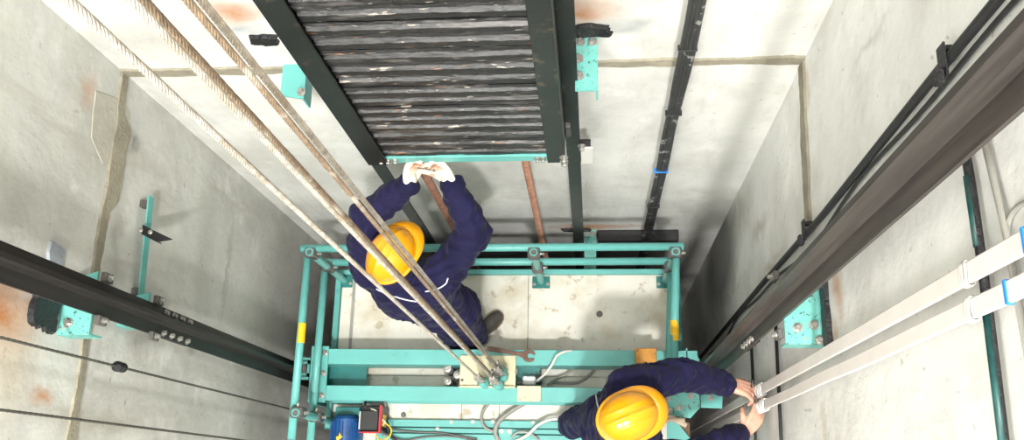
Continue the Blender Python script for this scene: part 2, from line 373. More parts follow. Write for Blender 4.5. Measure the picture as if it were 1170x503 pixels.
# ------------------------------------------------------------------ brackets
def bracket(name, label, quad, z, wall, zt=.010, drop=.09, group=None, tarc=None, tarr=(.1, .05), bolts=(), clips=(), worn='teal_worn'):
    """horizontal angle plate from the wall to a rail; quad = plan outline; wall = 'l','r','b'"""
    cx = sum(p[0] for p in quad)/4; cy = sum(p[1] for p in quad)/4
    t = thing(name, (cx, cy, z-drop), label, 'bracket', group)
    mesh('top_plate', worn, MB().prism(quad, z-zt, z), t)
    x0, x1 = min(p[0] for p in quad), max(p[0] for p in quad); y0, y1 = min(p[1] for p in quad), max(p[1] for p in quad)
    if wall == 'b': mesh('side_plate', worn, MB().box((x1-.008, y0, z-drop), (x1, y1, z-zt)), t); n = V((0, -1, 0)); u = V((1, 0, 0)); w = V((cx, YB-.001, z))
    elif wall == 'l': mesh('side_plate', worn, MB().box((x0, y0, z-drop), (x1, y0+.008, z-zt)), t); n = V((1, 0, 0)); u = V((0, 1, 0)); w = V((XL+.001, cy, z))
    else: mesh('side_plate', worn, MB().box((x0, y0, z-drop), (x1, y0+.008, z-zt)), t); n = V((-1, 0, 0)); u = V((0, 1, 0)); w = V((XR-.001, cy, z))
    mesh('tarred_weld', 'black', blob((w if tarc is None else V(tarc)), tarr, n, u, cx*7, .018, 60, .45), t)
    for b in bolts: mesh('bolt', 'steel', MB().bolt((b[0], b[1], z), (0, 0, 1), .012, .016), t)
    for c in clips:   # clip plates clamping the rail flange
        k = mesh('rail_clip', 'iron', MB().box((c[0]-.012, c[1]-.018, c[2]-.030), (c[0]+.008, c[1]+.018, c[2]+.030), .003), t)
        ax = (1, 0, 0) if wall == 'l' else (-1, 0, 0) if wall == 'r' else (0, -1, 0)
        mesh('clip_bolt', 'steel', MB().bolt(V(c)+V(ax)*(.008 if wall == 'l' else .012), ax, .009, .014), k)
    return t
# left wall
z = 2.33
q = [(XL+.001, .49), (-1.835, .49), (-1.835, .73), (XL+.001, .69)]
bracket('rail_bracket', 'chipped turquoise bracket with black tarred weld on the left wall', q, z, 'l', tarc=(XL+.001, .56, 2.43), tarr=(.085, .075),
        bolts=[(-1.92, .535)], clips=[(-1.80, .545, z-.01), (-1.80, .705, z-.01)])

z = 1.93
q = [(XL+.001, .59), (-1.835, .59), (-1.835, .735), (XL+.001, .70)]
bracket('rail_bracket', 'small turquoise bracket with two clips under the hanging bar, left wall', q, z, 'l', tarr=(.03, .02), clips=[(-1.80, .553, z-.02), (-1.80, .702, z-.02)], worn='teal')
# right wall
z = 2.12
q = [(XR-.001, .50), (.70, .50), (.70, .74), (XR-.001, .74)]
bracket('rail_bracket', 'large chipped turquoise bracket with black weld and rust on the right wall', q, z, 'r', tarc=(XR-.001, .60, 2.18), tarr=(.13, .035),
        bolts=[(.805, .57), (.745, .56), (.76, .68), (.82, .515)], clips=[(.68, .535, z), (.68, .75, z)])
# back wall
a = at(657, 40, y=YB); z = a.z
q = [(a.x, YB-.001), (a.x+.085, YB-.001), (a.x+.085, 1.40), (a.x, 1.40)]
bracket('rail_bracket', 'turquoise bracket with bolts right of the counterweight rail, below black tar', q, z, 'b', tarc=(a.x+.05, YB-.001, z+.045), tarr=(.10, .035),
        bolts=[(a.x+.02, 1.60), (a.x+.065, 1.60), (a.x+.014, 1.53), (a.x+.016, 1.46)])
z2 = 1.74
q = [(a.x-.01, YB-.001), (a.x+.045, YB-.001), (a.x+.045, 1.42), (a.x-.01, 1.42)]
q = [(-.045, 1.45), (.01, 1.45), (.01, 1.36), (-.045, 1.36)]
t = thing('splice_clamp', (-.02, 1.43, 1.62), 'pale blue-grey plate clamped to the narrow rail right of the counterweight', 'clamp')
mesh('plate', 'light_cable', MB().box((-.045, 1.435, 1.50), (.012, 1.445, 1.70), .002), t)
mesh('bolt', 'steel', MB().bolt((-.04, 1.435, 1.74), (0, -1, 0), .012, .02), t)
mesh('backing_bar', 'raildark', MB().box((-.05, 1.446, 1.50), (.0, 1.456, 1.76), .002), t)
a = at(322, 66, y=YB)
z = 2.20
p1, p2, p3, p4 = [at(*p, z=z) for p in ((321, 66), (346, 66), (347, 113), (320, 109))]
yb = YB-.001
q = [(p4.x, yb), (p3.x, yb), (p3.x, p3.y), (p4.x, p4.y)]
bracket('rail_bracket', 'plain turquoise bracket left of the counterweight near black tar', q, z, 'b', tarc=(at(303, 44, y=YB).x, yb, at(303, 44, y=YB).z), tarr=(.055, .03),
        bolts=[(p3.x-.012, p3.y+.03)], worn='teal')
z = -.30
q = [(-.05, YB-.001), (.03, YB-.001), (.03, 1.36), (-.05, 1.36)]
bracket('rail_bracket', 'turquoise bracket at the back wall foot behind the railing', q, z, 'b', tarc=(-.09, YB-.001, z+.03), tarr=(.10, .022),
        bolts=[(-.03, 1.60), (.01, 1.60), (-.04, 1.42)])
tag(mesh('support_bar', 'rubber', MB().box((.04, 1.55, -.36), (.575, YB-.002, -.30), .006)), 'black horizontal bar on the foot of the back wall', 'bar')

# ------------------------------------------------------------------ counterweight
CY = 1.30; CZ = 1.905
t = thing('counterweight', (-.52, 1.38, CZ-.03), 'counterweight of stacked black ribbed iron slabs in a dark steel frame', 'counterweight')
def c_stile(x0, x1, open_sgn):
    m = MB(); m.box((x0, CY, CZ-.02), (x1, CY+.009, 4.6), .002)
    xw = x1-.009 if open_sgn < 0 else x0
    m.box((xw, CY+.009, CZ-.02), (xw+.009, CY+.20, 4.6)); m.box((x0, CY+.19, CZ-.02), (x1, CY+.2, 4.6)); return m
mesh('frame_stile', 'stile', c_stile(-.955, -.865, 1), t); mesh('frame_stile', 'stile', c_stile(-.182, -.108, -1), t)
zc = CZ+.03; k = 0
while zc < 4.5:
    hh = .088 + random.uniform(-.010, .012)
    m = MB(); n = 46; x0, x1 = -.872, -.176; prof = [(.16, 0), (.012, 0), (.0, .008), (.002, hh*.42), (.016, hh*.55), (.018, hh*.70), (.001, hh*.80), (.006, hh-.004), (.16, hh-.004)]
    vs = []
    oy = random.uniform(-.003, .004)
    for i in range(n):
        x = x0+(x1-x0)*i/(n-1)
        for (dy, dz) in prof:
            j = noise.noise(V((x*6, zc*3+dz*30, k)))*.0022+noise.noise(V((x*34, zc*7+dz*60, k)))*.0022
            vs.append((x, CY+.022+oy+dy+(j if dy < .1 else 0), zc+dz+(j*.6 if 0 < dz < hh*.9 else 0)))
    q = len(prof)
    fs = [(i*q+a, (i+1)*q+a, (i+1)*q+(a+1) % q, i*q+(a+1) % q) for i in range(n-1) for a in range(q)] + [tuple(range(q)), tuple(range((n-1)*q, n*q))[::-1]]
    m.add(vs, fs); mesh('weight_slab', 'weight', m, t); zc += hh; k += 1
lb = mesh('bottom_beam', 'teal', MB().box((-.955, CY+.015, CZ-.035), (-.108, CY+.03, CZ+.03), .003).box((-.955, CY+.03, CZ-.035), (-.108, CY+.19, CZ-.025)), t)
for bx in (-.895, -.865, -.835, -.225, -.20): mesh('bolt', 'steel', MB().bolt((bx, CY+.015, CZ), (0, -1, 0), .010, .014), lb)
for bx in (-.79, -.30):
    mesh('rope_socket', 'white', MB().box((bx-.03, CY+.05, CZ-.075), (bx+.03, CY+.11, CZ-.036), .006), t)
for bz in (CZ+.0, CZ+.05): mesh('bolt', 'steel', MB().bolt((-.112, CY-.0, bz), (0, -1, 0), .012, .02), t)
mesh('guide_shoe', 'iron', MB().box((-.107, CY+.12, CZ-.03), (-.082, CY+.19, CZ+.08), .004), t)
# compensating ribbed bars hanging below it
def ribbed(x, y, z0, z1, r):
    m = MB(); m.tube([(x, y, z0), (x, y, z1)], r, 10)
    n = int((z1-z0)/.004); 
    for h in (0, PI): m.tube([(x+(r*.98)*math.cos(h+i*.004/.020*PI), y+(r*.98)*math.sin(h+i*.004/.020*PI), z0+i*.004) for i in range(n)], r*.28, 5)
    return m
g = 'ribbed bars hanging below the counterweight'
tag(mesh('hanging_bar', 'rusty', ribbed(-.775, 1.38, -1.2, CZ-.07, .017)), 'rusty ribbed bar gripped by the worker, hanging below the counterweight', 'bar', g)
tag(mesh('hanging_bar', 'rusty', ribbed(-.292, 1.38, -1.2, CZ-.07, .015)), 'rusty ribbed bar hanging free right of the worker', 'bar', g)

# ------------------------------------------------------------------ hoist ropes
def strand_rope(x, y, z0, z1, r, lay=.062, n=6, step=.0078):
    m = MB(); rs = r*.36; rc = r*.66; k = int((z1-z0)/step)+1
    m.tube([(x, y, z0), (x, y, z1)], rc*.8, 6)
    for s in range(n):
        m.tube([(x+rc*math.cos(2*PI*(s/n+i*step/lay)), y+rc*math.sin(2*PI*(s/n+i*step/lay)), z0+i*step) for i in range(k)], rs, 5, cap=True)
    return m
nad = (678.0, 556.0)
from mathutils import Matrix as Mx
c_ = R3.transposed() @ V((0, 0, -1)); nad = (585 + F*c_.x/-c_.z, 251.5 - F*c_.y/-c_.z)
hz = .34
roots = []
for tx, yb_, rr, mt, lab in ((79, 438, .0068, 'rope', 'pale hoist rope farthest left'),
                         (150, 440, .0062, 'rope', 'pale hoist rope left of the middle pair'),
                         (164, 434, .0066, 'rope_brown', 'brown greasy hoist rope of the middle pair'),
                         (214, 430, .0062, 'rope_brown', 'brownish hoist rope left of the nearest pair'),
                         (230, 424, .0068, 'rope', 'pale thick hoist rope farthest right, over the helmet')):
    f = (yb_)/nad[1]; bx = tx+(nad[0]-tx)*f
    p = at(bx, yb_, z=hz); roots.append(p)
    o = mesh('hoist_rope', mt, strand_rope(p.x, p.y, .64, 7.5, rr)); tag(o, lab, 'rope', 'five steel hoist ropes')
# hitch with sockets
PZ = .262
a = at(526, 410, z=PZ); b = at(589, 443, z=PZ)
t = thing('rope_hitch', ((a.x+b.x)/2, (a.y+b.y)/2, PZ-.01), 'cream steel plate with rope sockets bolted across the roof beams', 'rope hitch')
hp = MB(); hp.box((a.x, b.y, PZ-.010), (b.x, a.y+.02, PZ), .002).box((a.x, b.y-.004, PZ-.02), (b.x, b.y+.006, PZ+.020), .002).box((b.x-.008, b.y, PZ), (b.x, a.y, PZ+.02))
mesh('hitch_plate', 'cream', hp, t)
for bx, by in ((a.x+.015, a.y-.03), (a.x+.015, b.y+.04)): mesh('bolt', 'iron', MB().bolt((bx, by, PZ), (0, 0, 1), .006, .008), t)
for i, p in enumerate(roots):
    x, y = p.x, p.y
    s = mesh('rope_socket', 'teal', MB().lathe((x, y, PZ-.002), (0, 0, 1), [(0, .026), (.03, .026), (.038, .018), (.07, .018), (.08, .030), (.125, .030), (.14, .018), (.155, .018)], 12), t)
    mesh('socket_pin', 'steel', MB().tube([(x-.035, y-.01, PZ+.10), (x+.035, y+.01, PZ+.10)], .008, 8), s)
    mesh('shackle', 'steel', MB().box((x-.017, y-.012, PZ+.155), (x+.017, y+.012, PZ+.21), .004), s)
    mesh('thimble', 'steel', MB().tube(spl([(x-.012, y, PZ+.20), (x-.022, y, PZ+.24), (x, y+.003, PZ+.31), (x+.022, y, PZ+.24), (x+.012, y, PZ+.20)]), .007, 8), s)
    mesh('red_sleeve', 'red', MB().lathe((x+.004, y+.012, PZ+.215), (0, 0, 1), [(0, .010), (.035, .010)], 10), s)
    for dz in (.27+.03*(i % 3), .33+.03*(i % 3), .40+.02*(i % 2)):
        mesh('rope_grip', 'steel', MB().box((x-.016, y-.010, PZ+dz), (x+.016, y+.010, PZ+dz+.018), .003).tube([(x-.012, y-.018, PZ+dz+.009), (x-.012, y+.018, PZ+dz+.009)], .004, 6).tube([(x+.012, y-.018, PZ+dz+.009), (x+.012, y+.018, PZ+dz+.009)], .004, 6), s)
    mesh('rope_tail', 'rope', MB().tube(spl([(x+.012, y, PZ+.20), (x+.014, y+.004, PZ+.30), (x+.010, y+.004, PZ+.42)]), .0055, 8).tube([(x, y, PZ+.30), (x, y, .66)], .0060, 8), s)
# wrench on the back beam
t0 = at(556, 398, z=.262); t1 = at(600, 406, z=.262)
d = (t1-t0); ang = math.atan2(d.y, d.x); L_ = d.length
pts = [(0, -.013), (.03, -.015), (L_*.8, -.010)]
head = [(L_+.040*math.cos(math.radians(t_))+.022, .036*math.sin(math.radians(t_))) for t_ in range(-150, -28, 12)]
jaw_out = [(L_+.075, -.030), (L_+.070, -.020)]
inner = [(L_+.030+.017*math.cos(math.radians(t_)), .017*math.sin(math.radians(t_))) for t_ in range(-40, -321, -20)]
head2 = [(x, -y) for x, y in head][::-1]
outl = pts + head + [(L_+.056, -.012)] + inner + [(L_+.056, .012)] + head2 + [(L_*.8, .010), (.03, .015), (0, .013)]
mx = Matrix.Translation((t0.x, t0.y, .252)) @ Matrix.Rotation(ang, 4, 'Z')
tag(mesh('wrench', 'wrench', MB().prism(outl, 0, .012, mx)), 'large rusty open-ended wrench lying on the rear roof beam', 'wrench')
for i, (px, py, lab) in enumerate(((511, 421, 'steel spring cap at the back left of the three between the beams'), (522, 428, 'steel spring cap nearest the cream hitch plate'), (511, 436, 'steel spring cap at the front left of the three between the beams'))):
    p = at(px, py, z=.20)
    o = thing('spring_cap', (p.x, p.y, .0), lab, 'spring cap', 'three round steel caps')
    mesh('cap', 'steel', MB().lathe((p.x, p.y, .0), (0, 0, 1), [(0, .024), (.17, .024), (.185, .026), (.195, .022), (.197, .012), (.205, .010)], 18), o)
    mesh('sleeve', 'iron', MB().lathe((p.x, p.y, .0), (0, 0, 1), [(0, .027), (.14, .027)], 18), o)

# ------------------------------------------------------------------ elevator car
CXL, CXR, CYB, CYF = -1.585, .50, 1.25, -1.25
car = thing('elevator_car', ((CXL+CXR)/2, 0, -2.4), 'elevator car seen from above with dirty cream roof sheets', 'elevator car')
seams = [CXL, -1.36, -.76+.03, -.395, .50]
xs = [CXL, -.395, CXR]
for i in range(2): mesh('roof_sheet', 'roof', MB().box((xs[i]+.001, .62, -.02), (xs[i+1]-.001, CYB, 0), .002), car)
xs = [CXL, -.79, -.56, .08, CXR]
for i in range(4): mesh('roof_sheet', 'roof', MB().box((xs[i]+.001, CYF, -.02), (xs[i+1]-.001, .618, -.001), .002), car)
mesh('roof_rib', 'grey_cable', MB().box((-1.50, .745, 0), (CXR-.02, .775, .006), .002), car)
mesh('roof_rib', 'grey_cable', MB().box((-1.515, .77, 0), (-1.495, 1.24, .004), .001), car)
wl_ = MB().box((CXL, CYF, -2.4), (CXR, CYB, -.02))
mesh('cabin_shell', 'raildark', wl_, car)
mesh('edge_profile', 'teal', MB().box((CXL-.02, CYB, -.05), (CXR+.02, CYB+.03, .035), .003), car)
mesh('edge_profile', 'teal', MB().box((CXL-.035, .3, -.05), (CXL-.002, CYB+.03, .03), .003), car)
mesh('edge_profile', 'teal_dark', MB().box((CXR+.002, .3, -.06), (CXR+.04, CYB+.03, .03), .003), car)
for nm, (px, py), r in (('drain_plug', (685, 359), .020), ('drain_plug', (461, 474), .016)):
    p = at(px, py, z=0); mesh('roof_plug', 'iron', MB().lathe((p.x, p.y, -.002), (0, 0, 1), [(0, r), (.004, r), (.006, r*.8)], 20), car)
# crosshead
ZC0, ZC1 = .07, .25
cr = thing('crosshead', (-.5, .6, 0), 'turquoise double channel crosshead spanning the car roof', 'crosshead beam')
for (y0, y1, yw) in ((.655, .745, .655), (.443, .530, .523)):
    m = MB().box((-1.63, y0, ZC1-.010), (.60, y1, ZC1), .002).box((-1.63, yw, ZC0), (.60, yw+.008, ZC1-.01)).box((-1.63, y0, ZC0), (.60, y1, ZC0+.010), .002)
    bm_ = mesh('channel_beam', 'teal', m, cr)
mesh('cover_plate', 'teal_dark', MB().box((-1.60, .53, .10), (-1.36, .655, .108)), cr)
mesh('cover_plate', 'teal_dark', MB().box((-.445, .53, .10), (-.31, .655, .108)), cr)
mesh('support_foot', 'teal_dark', MB().box((-1.58, .44, 0.0), (-1.40, .74, ZC0), .004), cr)
mesh('support_foot', 'teal_dark', MB().box((.30, .44, 0.0), (.48, .74, ZC0), .004), cr)
ep = mesh('end_plate', 'teal', MB().box((-1.665, .43, -.12), (-1.655, .76, .26), .002).box((-1.655, .43, .245), (-1.56, .76, .262), .002), cr)
for by in (.47, .54, .66, .72):
    for bz in (.02, .18): mesh('bolt', 'steel', MB().bolt((-1.655, by, bz), (1, 0, 0), .012, .016), ep)
for by in (.47, .72, .60): mesh('bolt', 'steel', MB().bolt((-1.58, by, .262), (0, 0, 1), .012, .014), ep)
mesh('guide_shoe', 'teal', MB().box((-1.74, .575, .14), (-1.668, .585, .27), .002).box((-1.74, .665, .14), (-1.668, .675, .27), .002).box((-1.68, .575, .14), (-1.667, .675, .27)).box((-1.74, .56, .255), (-1.667, .598, .27)).box((-1.74, .652, .255), (-1.667, .69, .27)), cr)
mesh('guide_roller', 'iron', MB().lathe((-1.703, .59, .235), (0, 1, 0), [(0, .03), (.01, .035), (.05, .035), (.06, .03)], 20), cr)
ep = mesh('end_plate', 'teal', MB().box((.535, .44, -.12), (.545, .76, .25), .002), cr)
# right end: cut-corner plates, bolts and serrated strip
def poly_plate(pxs, z, th): return MB().prism([(at(x, y, z=z).x, at(x, y, z=z).y) for x, y in pxs], z-th, z)
pz = .33
e1 = mesh('gusset_plate', 'teal_worn', poly_plate([(756, 450), (796, 448), (799, 452), (800, 466), (789, 478), (758, 474)], pz, .012), cr)
for q in ((763, 456), (789, 453), (776, 466), (765, 469)): p = at(*q, z=pz); mesh('bolt', 'steel', MB().bolt(p, (0, 0, 1), .012, .014), e1)
e2 = mesh('gusset_plate', 'teal', poly_plate([(800, 447), (826, 448), (825, 467), (801, 466)], pz-.08, .012), cr)
p = at(812, 455, z=pz-.08); mesh('bolt', 'steel', MB().bolt(p, (0, 0, 1), .012, .014), e2)
mesh('gusset_plate', 'teal', poly_plate([(762, 482), (770, 478), (790, 503), (762, 503)], pz, .010), cr)
tp = []
zt_ = .22
for i in range(5): tp += [at(768+i*6, 411, z=zt_), at(771+i*6, 402+(i % 2)*2, z=zt_)]
tp = [(p.x, p.y) for p in tp] + [(at(799, 411, z=zt_).x, at(799, 411, z=zt_).y), (at(799, 428, z=zt_).x, at(799, 428, z=zt_).y), (at(768, 428, z=zt_).x, at(768, 428, z=zt_).y)]
mesh('serrated_plate', 'teal', MB().prism(tp, zt_-.01, zt_), cr)
mesh('gusset_post', 'teal_dark', MB().box((.42, .46, 0), (.53, .70, .21), .004), cr)
# things by the right end
p = at(739, 404, z=.31)
t = thing('orange_block', (p.x, p.y, .25), 'small dirty orange block on the rear roof beam beside the outstretched arm', 'block')
mesh('block_body', 'orange', MB().box((p.x-.065, p.y-.055, .252), (p.x+.055, p.y+.03, .31), .004), t)
mesh('lip', 'orange', MB().box((p.x-.03, p.y-.075, .252), (p.x+.04, p.y-.056, .290), .003), t)
tag(mesh('rag_roll', 'rag', MB().tube(spl([at(752, 478, z=.37), at(765, 477, z=.38), at(776, 482, z=.37), at(784, 486, z=.36)]), [.016]*25, 8).tube(spl([at(753, 484, z=.36), at(766, 480, z=.39), at(782, 480, z=.37)]), .012, 8)), 'twisted beige rag beside the right gusset plates', 'rag')
a = at(776, 490, z=.2)
tag(mesh('timber_post', 'wood', MB().box((a.x-.03, a.y-.16, 0.002), (a.x+.05, a.y+.03, .30), .004)), 'brown timber block standing at the roof edge by the beige rag', 'timber')

# ------------------------------------------------------------------ safety railing
ry = 1.245
rl = thing('safety_railing', (-.55, .8, 0), 'turquoise tube safety railing around the car roof edge', 'railing')
TR = .0220; ZR, ZM = .70, .37
XA, XB, XB2 = -1.60, .462, .425
def rt(a, b, r=TR): return MB().tube([a, b], r, 14)
mesh('top_rail', 'teal', rt((XA-.03, ry, ZR), (XB+.035, ry, ZR)), rl)
mesh('mid_rail', 'teal', rt((XA-.02, ry, ZM), (XB+.03, ry, ZM)), rl)
mesh('top_rail', 'teal', rt((XA, ry+.03, ZR-.035), (XA-.005, .20, ZR-.035)), rl)
mesh('mid_rail', 'teal', rt((XA, ry+.03, ZM-.035), (XA-.005, .20, ZM-.035)), rl)
mesh('top_rail', 'teal', rt((XB+.0, ry+.02, ZR-.035), (XB2, .56, ZR-.035)), rl)
mesh('mid_rail', 'teal', rt((XB+.0, ry+.02, ZM-.035), (XB2, .56, ZM-.035)), rl)
def clamp(x, y, z):
    c = mesh('clamp', 'iron', MB().box((x-.034, y-.030, z-.055), (x+.034, y+.030, z+.025), .008), rl)
    mesh('clamp_bolt', 'steel', MB().bolt((x+.034, y, z-.02), (1, 0, 0), .008, .018).bolt((x, y+.03, z), (0, 1, 0), .008, .016), c)
def post(x, y, top=ZR+.03):
    m = MB(); n = 16     # open tube end
    m.lathe((x, y, .004), (0, 0, 1), [(0, TR), (top, TR), (top, TR*.75), (top-.03, TR*.70)], n)
    mesh('post', 'teal', m, rl); 
    bp = mesh('post_base', 'teal_dark', MB().box((x-.055, y-.045, 0.0005), (x+.055, y+.03, .008), .002), rl)
    for sx in (-1, 1): mesh('bolt', 'steel', MB().bolt((x+sx*.042, y-.02, .008), (0, 0, 1), .007, .01), bp)
PX = -.315
for x, y in ((XA+.028, ry-.028), (PX, ry-.035), (XB-.01, ry-.035), (XA+.028, .335)):
    post(x, y)
    for z in (ZR, ZM): clamp(x, y+.004, z)
for (x, y) in ((XA, .77), (XB-.018, .79)):
    f = (y-.56)/(ry-.56)
    xx_ = x if x < 0 else XB2+(XB-XB2)*f
    mesh('warning_sticker', 'yellow', MB().tube([(xx_, y-.055, ZR-.035), (xx_, y+.055, ZR-.035)], TR+.0012, 14, cap=False), rl)

# ------------------------------------------------------------------ door gear, motor, box
dg = thing('door_operator_track', (-.7, .2, 0), 'turquoise door operator track across the front of the car roof', 'door operator')
z0 = .0
def yz(py, z): return at(500, py, z=z).y
mesh('track_plate', 'teal', MB().box((-1.30, yz(488, .03), 0.001), (.25, yz(480, .03), .03), .002), dg)
mesh('track_plate', 'teal', MB().box((-1.30, yz(494.5, .03), 0.001), (.25, yz(489.5, .03), .03), .002), dg)
mesh('track_plate', 'teal', MB().box((-1.30, -.2, 0.001), (.25, yz(496, .03), .03), .002), dg)
mesh('track_gap', 'teal_dark', MB().box((-1.30, -.1, 0.0005), (.25, yz(481, .0), .006)), dg)
tb = mesh('track_tab', 'teal', MB().box((at(570, 495, z=.04).x, .12, .03), (at(586, 495, z=.04).x, at(580, 490, z=.04).y, .045), .002), dg)
for q in ((573, 493), (582, 493)): p = at(*q, z=.045); mesh('bolt', 'steel', MB().bolt(p, (0, 0, 1), .009, .012), tb)
for q in ((516, 482), (540, 482), (563, 482), (500, 490), (609, 483)): p = at(*q, z=.03); mesh('bolt', 'steel', MB().bolt(p, (0, 0, 1), .008, .008), dg)
# motor
a = at(376, 474, z=.24); b = at(407, 474, z=.24)
mt_ = thing('door_motor', ((a.x+b.x)/2, a.y-.1, 0), 'blue electric door motor with cooling fins on the roof corner', 'motor')
cx = (a.x+b.x)/2; mz = .15; R_ = .078
m = MB().lathe((cx, a.y-.26, mz), (0, 1, 0), [(0, R_*.9), (.02, R_), (.24, R_), (.26, R_*.8)], 28)
for k in range(24):
    an = 2*PI*k/24; c, s = math.cos(an), math.sin(an)
    m.box((-.003, 0, R_-.004), (.003, .20, R_+.012), mx=Matrix.Translation((cx, a.y-.235, mz)) @ Matrix.Rotation(an, 4, 'Y'))
mesh('motor_body', 'bluemotor', m, mt_)
mesh('motor_foot', 'bluemotor', MB().box((cx-.07, a.y-.22, .001), (cx+.07, a.y-.04, mz-R_*.7), .004), mt_)
mesh('yellow_mark', 'yellow', MB().prism([(-.012, -.02), (.02, .005), (.012, .01), (.0, .03), (-.004, .008), (-.02, .005)], 0, .003, Matrix.Translation((cx-.01, a.y-.13, mz+R_+.013))), mt_)
mesh('gear_housing', 'teal_dark', MB().box((cx-.075, a.y+.005, .001), (cx+.07, a.y+.055, .13), .004), mt_)
# terminal box
a = at(411, 463, z=.22); b = at(434, 493, z=.22)
tb = thing('terminal_box', ((a.x+b.x)/2, (a.y+b.y)/2, 0), 'black terminal box with red rim beside the blue motor', 'electrical box')
mesh('housing', 'raildark', MB().box((a.x, b.y, .001), (b.x, a.y, .19), .006), tb)
mesh('lid', 'rubber', MB().box((a.x+.012, b.y+.006, .19), (b.x-.014, a.y-.03, .215), .005), tb)
mesh('rim', 'red', MB().box((b.x-.010, b.y-.002, .18), (b.x+.002, a.y+.002, .222), .002).box((a.x+.0, b.y-.010, .18), (b.x, b.y-.002, .205), .002), tb)
mesh('cover_edge', 'light_cable', MB().box((a.x+.001, b.y+.01, .192), (a.x+.009, a.y-.035, .222), .002), tb)
mesh('warning_label', 'yellow', MB().box((b.x+.003, b.y+.03, .10), (b.x+.006, a.y-.05, .17)), tb)
# cream junction box, switch
a = at(591, 441, z=.265); b = at(618, 459, z=.265)
jb = thing('junction_box', ((a.x+b.x)/2, (a.y+b.y)/2, .252), 'cream junction box on the front beam beside the hitch plate', 'electrical box')
mesh('box_body', 'cream', MB().box((a.x, b.y, .252), (b.x, a.y, .275), .003), jb)
for q in ((594, 457), (614, 457)): p = at(*q, z=.275); mesh('screw', 'steel', MB().bolt(p, (0, 0, 1), .006, .005), jb)
a = at(597, 430, z=.16); b = at(612, 440, z=.16)
sw = thing('limit_switch', ((a.x+b.x)/2, (a.y+b.y)/2, .108), 'white limit switch between the beams right of the hitch', 'switch')
mesh('switch_body', 'white', MB().box((a.x, b.y, .109), (b.x, a.y, .17), .008).lathe((a.x+.02, a.y-.015, .17), (0, 0, 1), [(0, .012), (.015, .012)], 14), sw)
mesh('switch_lever', 'steel', MB().tube([(a.x, b.y+.012, .15), (a.x-.06, b.y+.012, .15)], .006, 8), sw)
mesh('plug', 'rubber', MB().box((b.x+.001, b.y+.006, .11), (b.x+.035, a.y+.012, .165), .004), sw)

# ------------------------------------------------------------------ loose cables on the roof
def wire(name, lab, pts, r, m, group=None, cat='cable'):
    pts = [at(x, y, z=z) for x, y, z in pts]
    return tag(mesh(name, m, MB().tube(spl(pts, 10), r, 8)), lab, cat, group)
G = 'loose cables on the car roof'
wire('cable', 'pale cable arching from the limit switch over the rear beam', [(613, 436, .17), (622, 428, .25), (630, 418, .30), (636, 407, .31), (645, 402, .30), (653, 401, .27)], .008, 'light_cable', G)
wire('cable', 'dark cable crossing the gap between the beams, right of the switch', [(626, 440, .11), (638, 432, .04), (648, 427, .03), (655, 421, .05)], .009, 'grey_cable', G)
wire('cable', 'grey cable curving along between the beams to the rear beam', [(628, 437, .05), (645, 438, .02), (660, 437, .02), (672, 430, .03), (679, 422, .06)], .009, 'grey_cable', G)
wire('cable', 'bent grey cable left of the two in front of the front beam', [(561, 459, .03), (553, 468, .03), (550, 480, .045), (556, 490, .05), (568, 494, .05)], .009, 'grey_cable', G)
wire('cable', 'thick twin grey cable bending down to the track tab', [(605, 458, .03), (592, 465, .03), (577, 475, .05), (568, 485, .055), (566, 495, .055), (570, 505, .055)], .014, 'grey_cable', G)
wire('cable', 'grey cable arching towards the worker in front of the front beam', [(588, 505, .05), (603, 497, .06), (616, 485, .07), (632, 479, .08), (646, 481, .07), (655, 488, .06)], .010, 'light_cable', G)
wire('cable', 'short grey cable looping at the bottom edge of the roof', [(584, 500, .05), (592, 494, .06), (604, 495, .06), (616, 503, .05)], .007, 'grey_cable', G)
wire('cable', 'thin dark cable running right from the terminal box, upper one', [(437, 488, .06), (455, 492, .05), (480, 494, .04), (505, 495, .04), (545, 502, .04)], .006, 'iron', G)
wire('cable', 'thin dark cable running right from the terminal box, lower one', [(436, 494, .06), (460, 503, .05), (490, 499, .04), (520, 499, .04), (550, 506, .04)], .006, 'iron', G)
wire('cable', 'black cable curling up behind the terminal box', [(425, 465, .1), (438, 470, .10), (441, 482, .08), (446, 498, .07), (455, 505, .05)], .009, 'rubber', G)
wire('cable', 'grey cable rising from the terminal box to the front beam', [(434, 471, .1), (440, 462, .10), (433, 455, .08), (439, 478, .06), (439, 500, .05)], .009, 'grey_cable', G)
wire('cable', 'black cable hooked over the top of the terminal box', [(417, 465, .2), (419, 456, .12), (428, 454, .06), (436, 460, .04)], .008, 'rubber', G)
wire('wire', 'yellow and green wire looping out of the terminal box', [(424, 469, .2), (431, 472, .2), (433, 480, .18), (441, 484, .16), (447, 491, .15), (444, 500, .15), (434, 503, .15), (430, 497, .15)], .0045, 'yellow', G, 'wire')
wire('wire', 'thin white wire beside the yellow one at the terminal box', [(424, 467, .2), (430, 470, .21), (435, 478, .19), (440, 483, .17), (430, 490, .16)], .004, 'light_cable', G, 'wire')

# ------------------------------------------------------------------ hanging travelling cable
t = thing('travelling_cable', (.36, 1.55, -5.5), 'flat bundle of scuffed black cables hanging before the back wall', 'cable')
for k in range(4):
    pts = []
    for i in range(120):
        z = -5.5+i*.1; x = .36+(k-1.5)*.014+noise.noise(V((k*5, z*1.5, 0)))*.007; pts.append((x, 1.555+noise.noise(V((k*5, z*1.5, 9)))*.005, z))
    mesh('cable_strand', 'cable_bw', MB().tube(pts, .0095, 8), t)
for z, m in ((at(757, 196, y=1.55).z, 'blue_tape'), (2.4, 'rubber'), (1.8, 'rubber'), (.45, 'rubber')):
    mesh('cable_tie', m, MB().box((.324, 1.541, z-.004), (.396, 1.569, z+.004), .002), t)

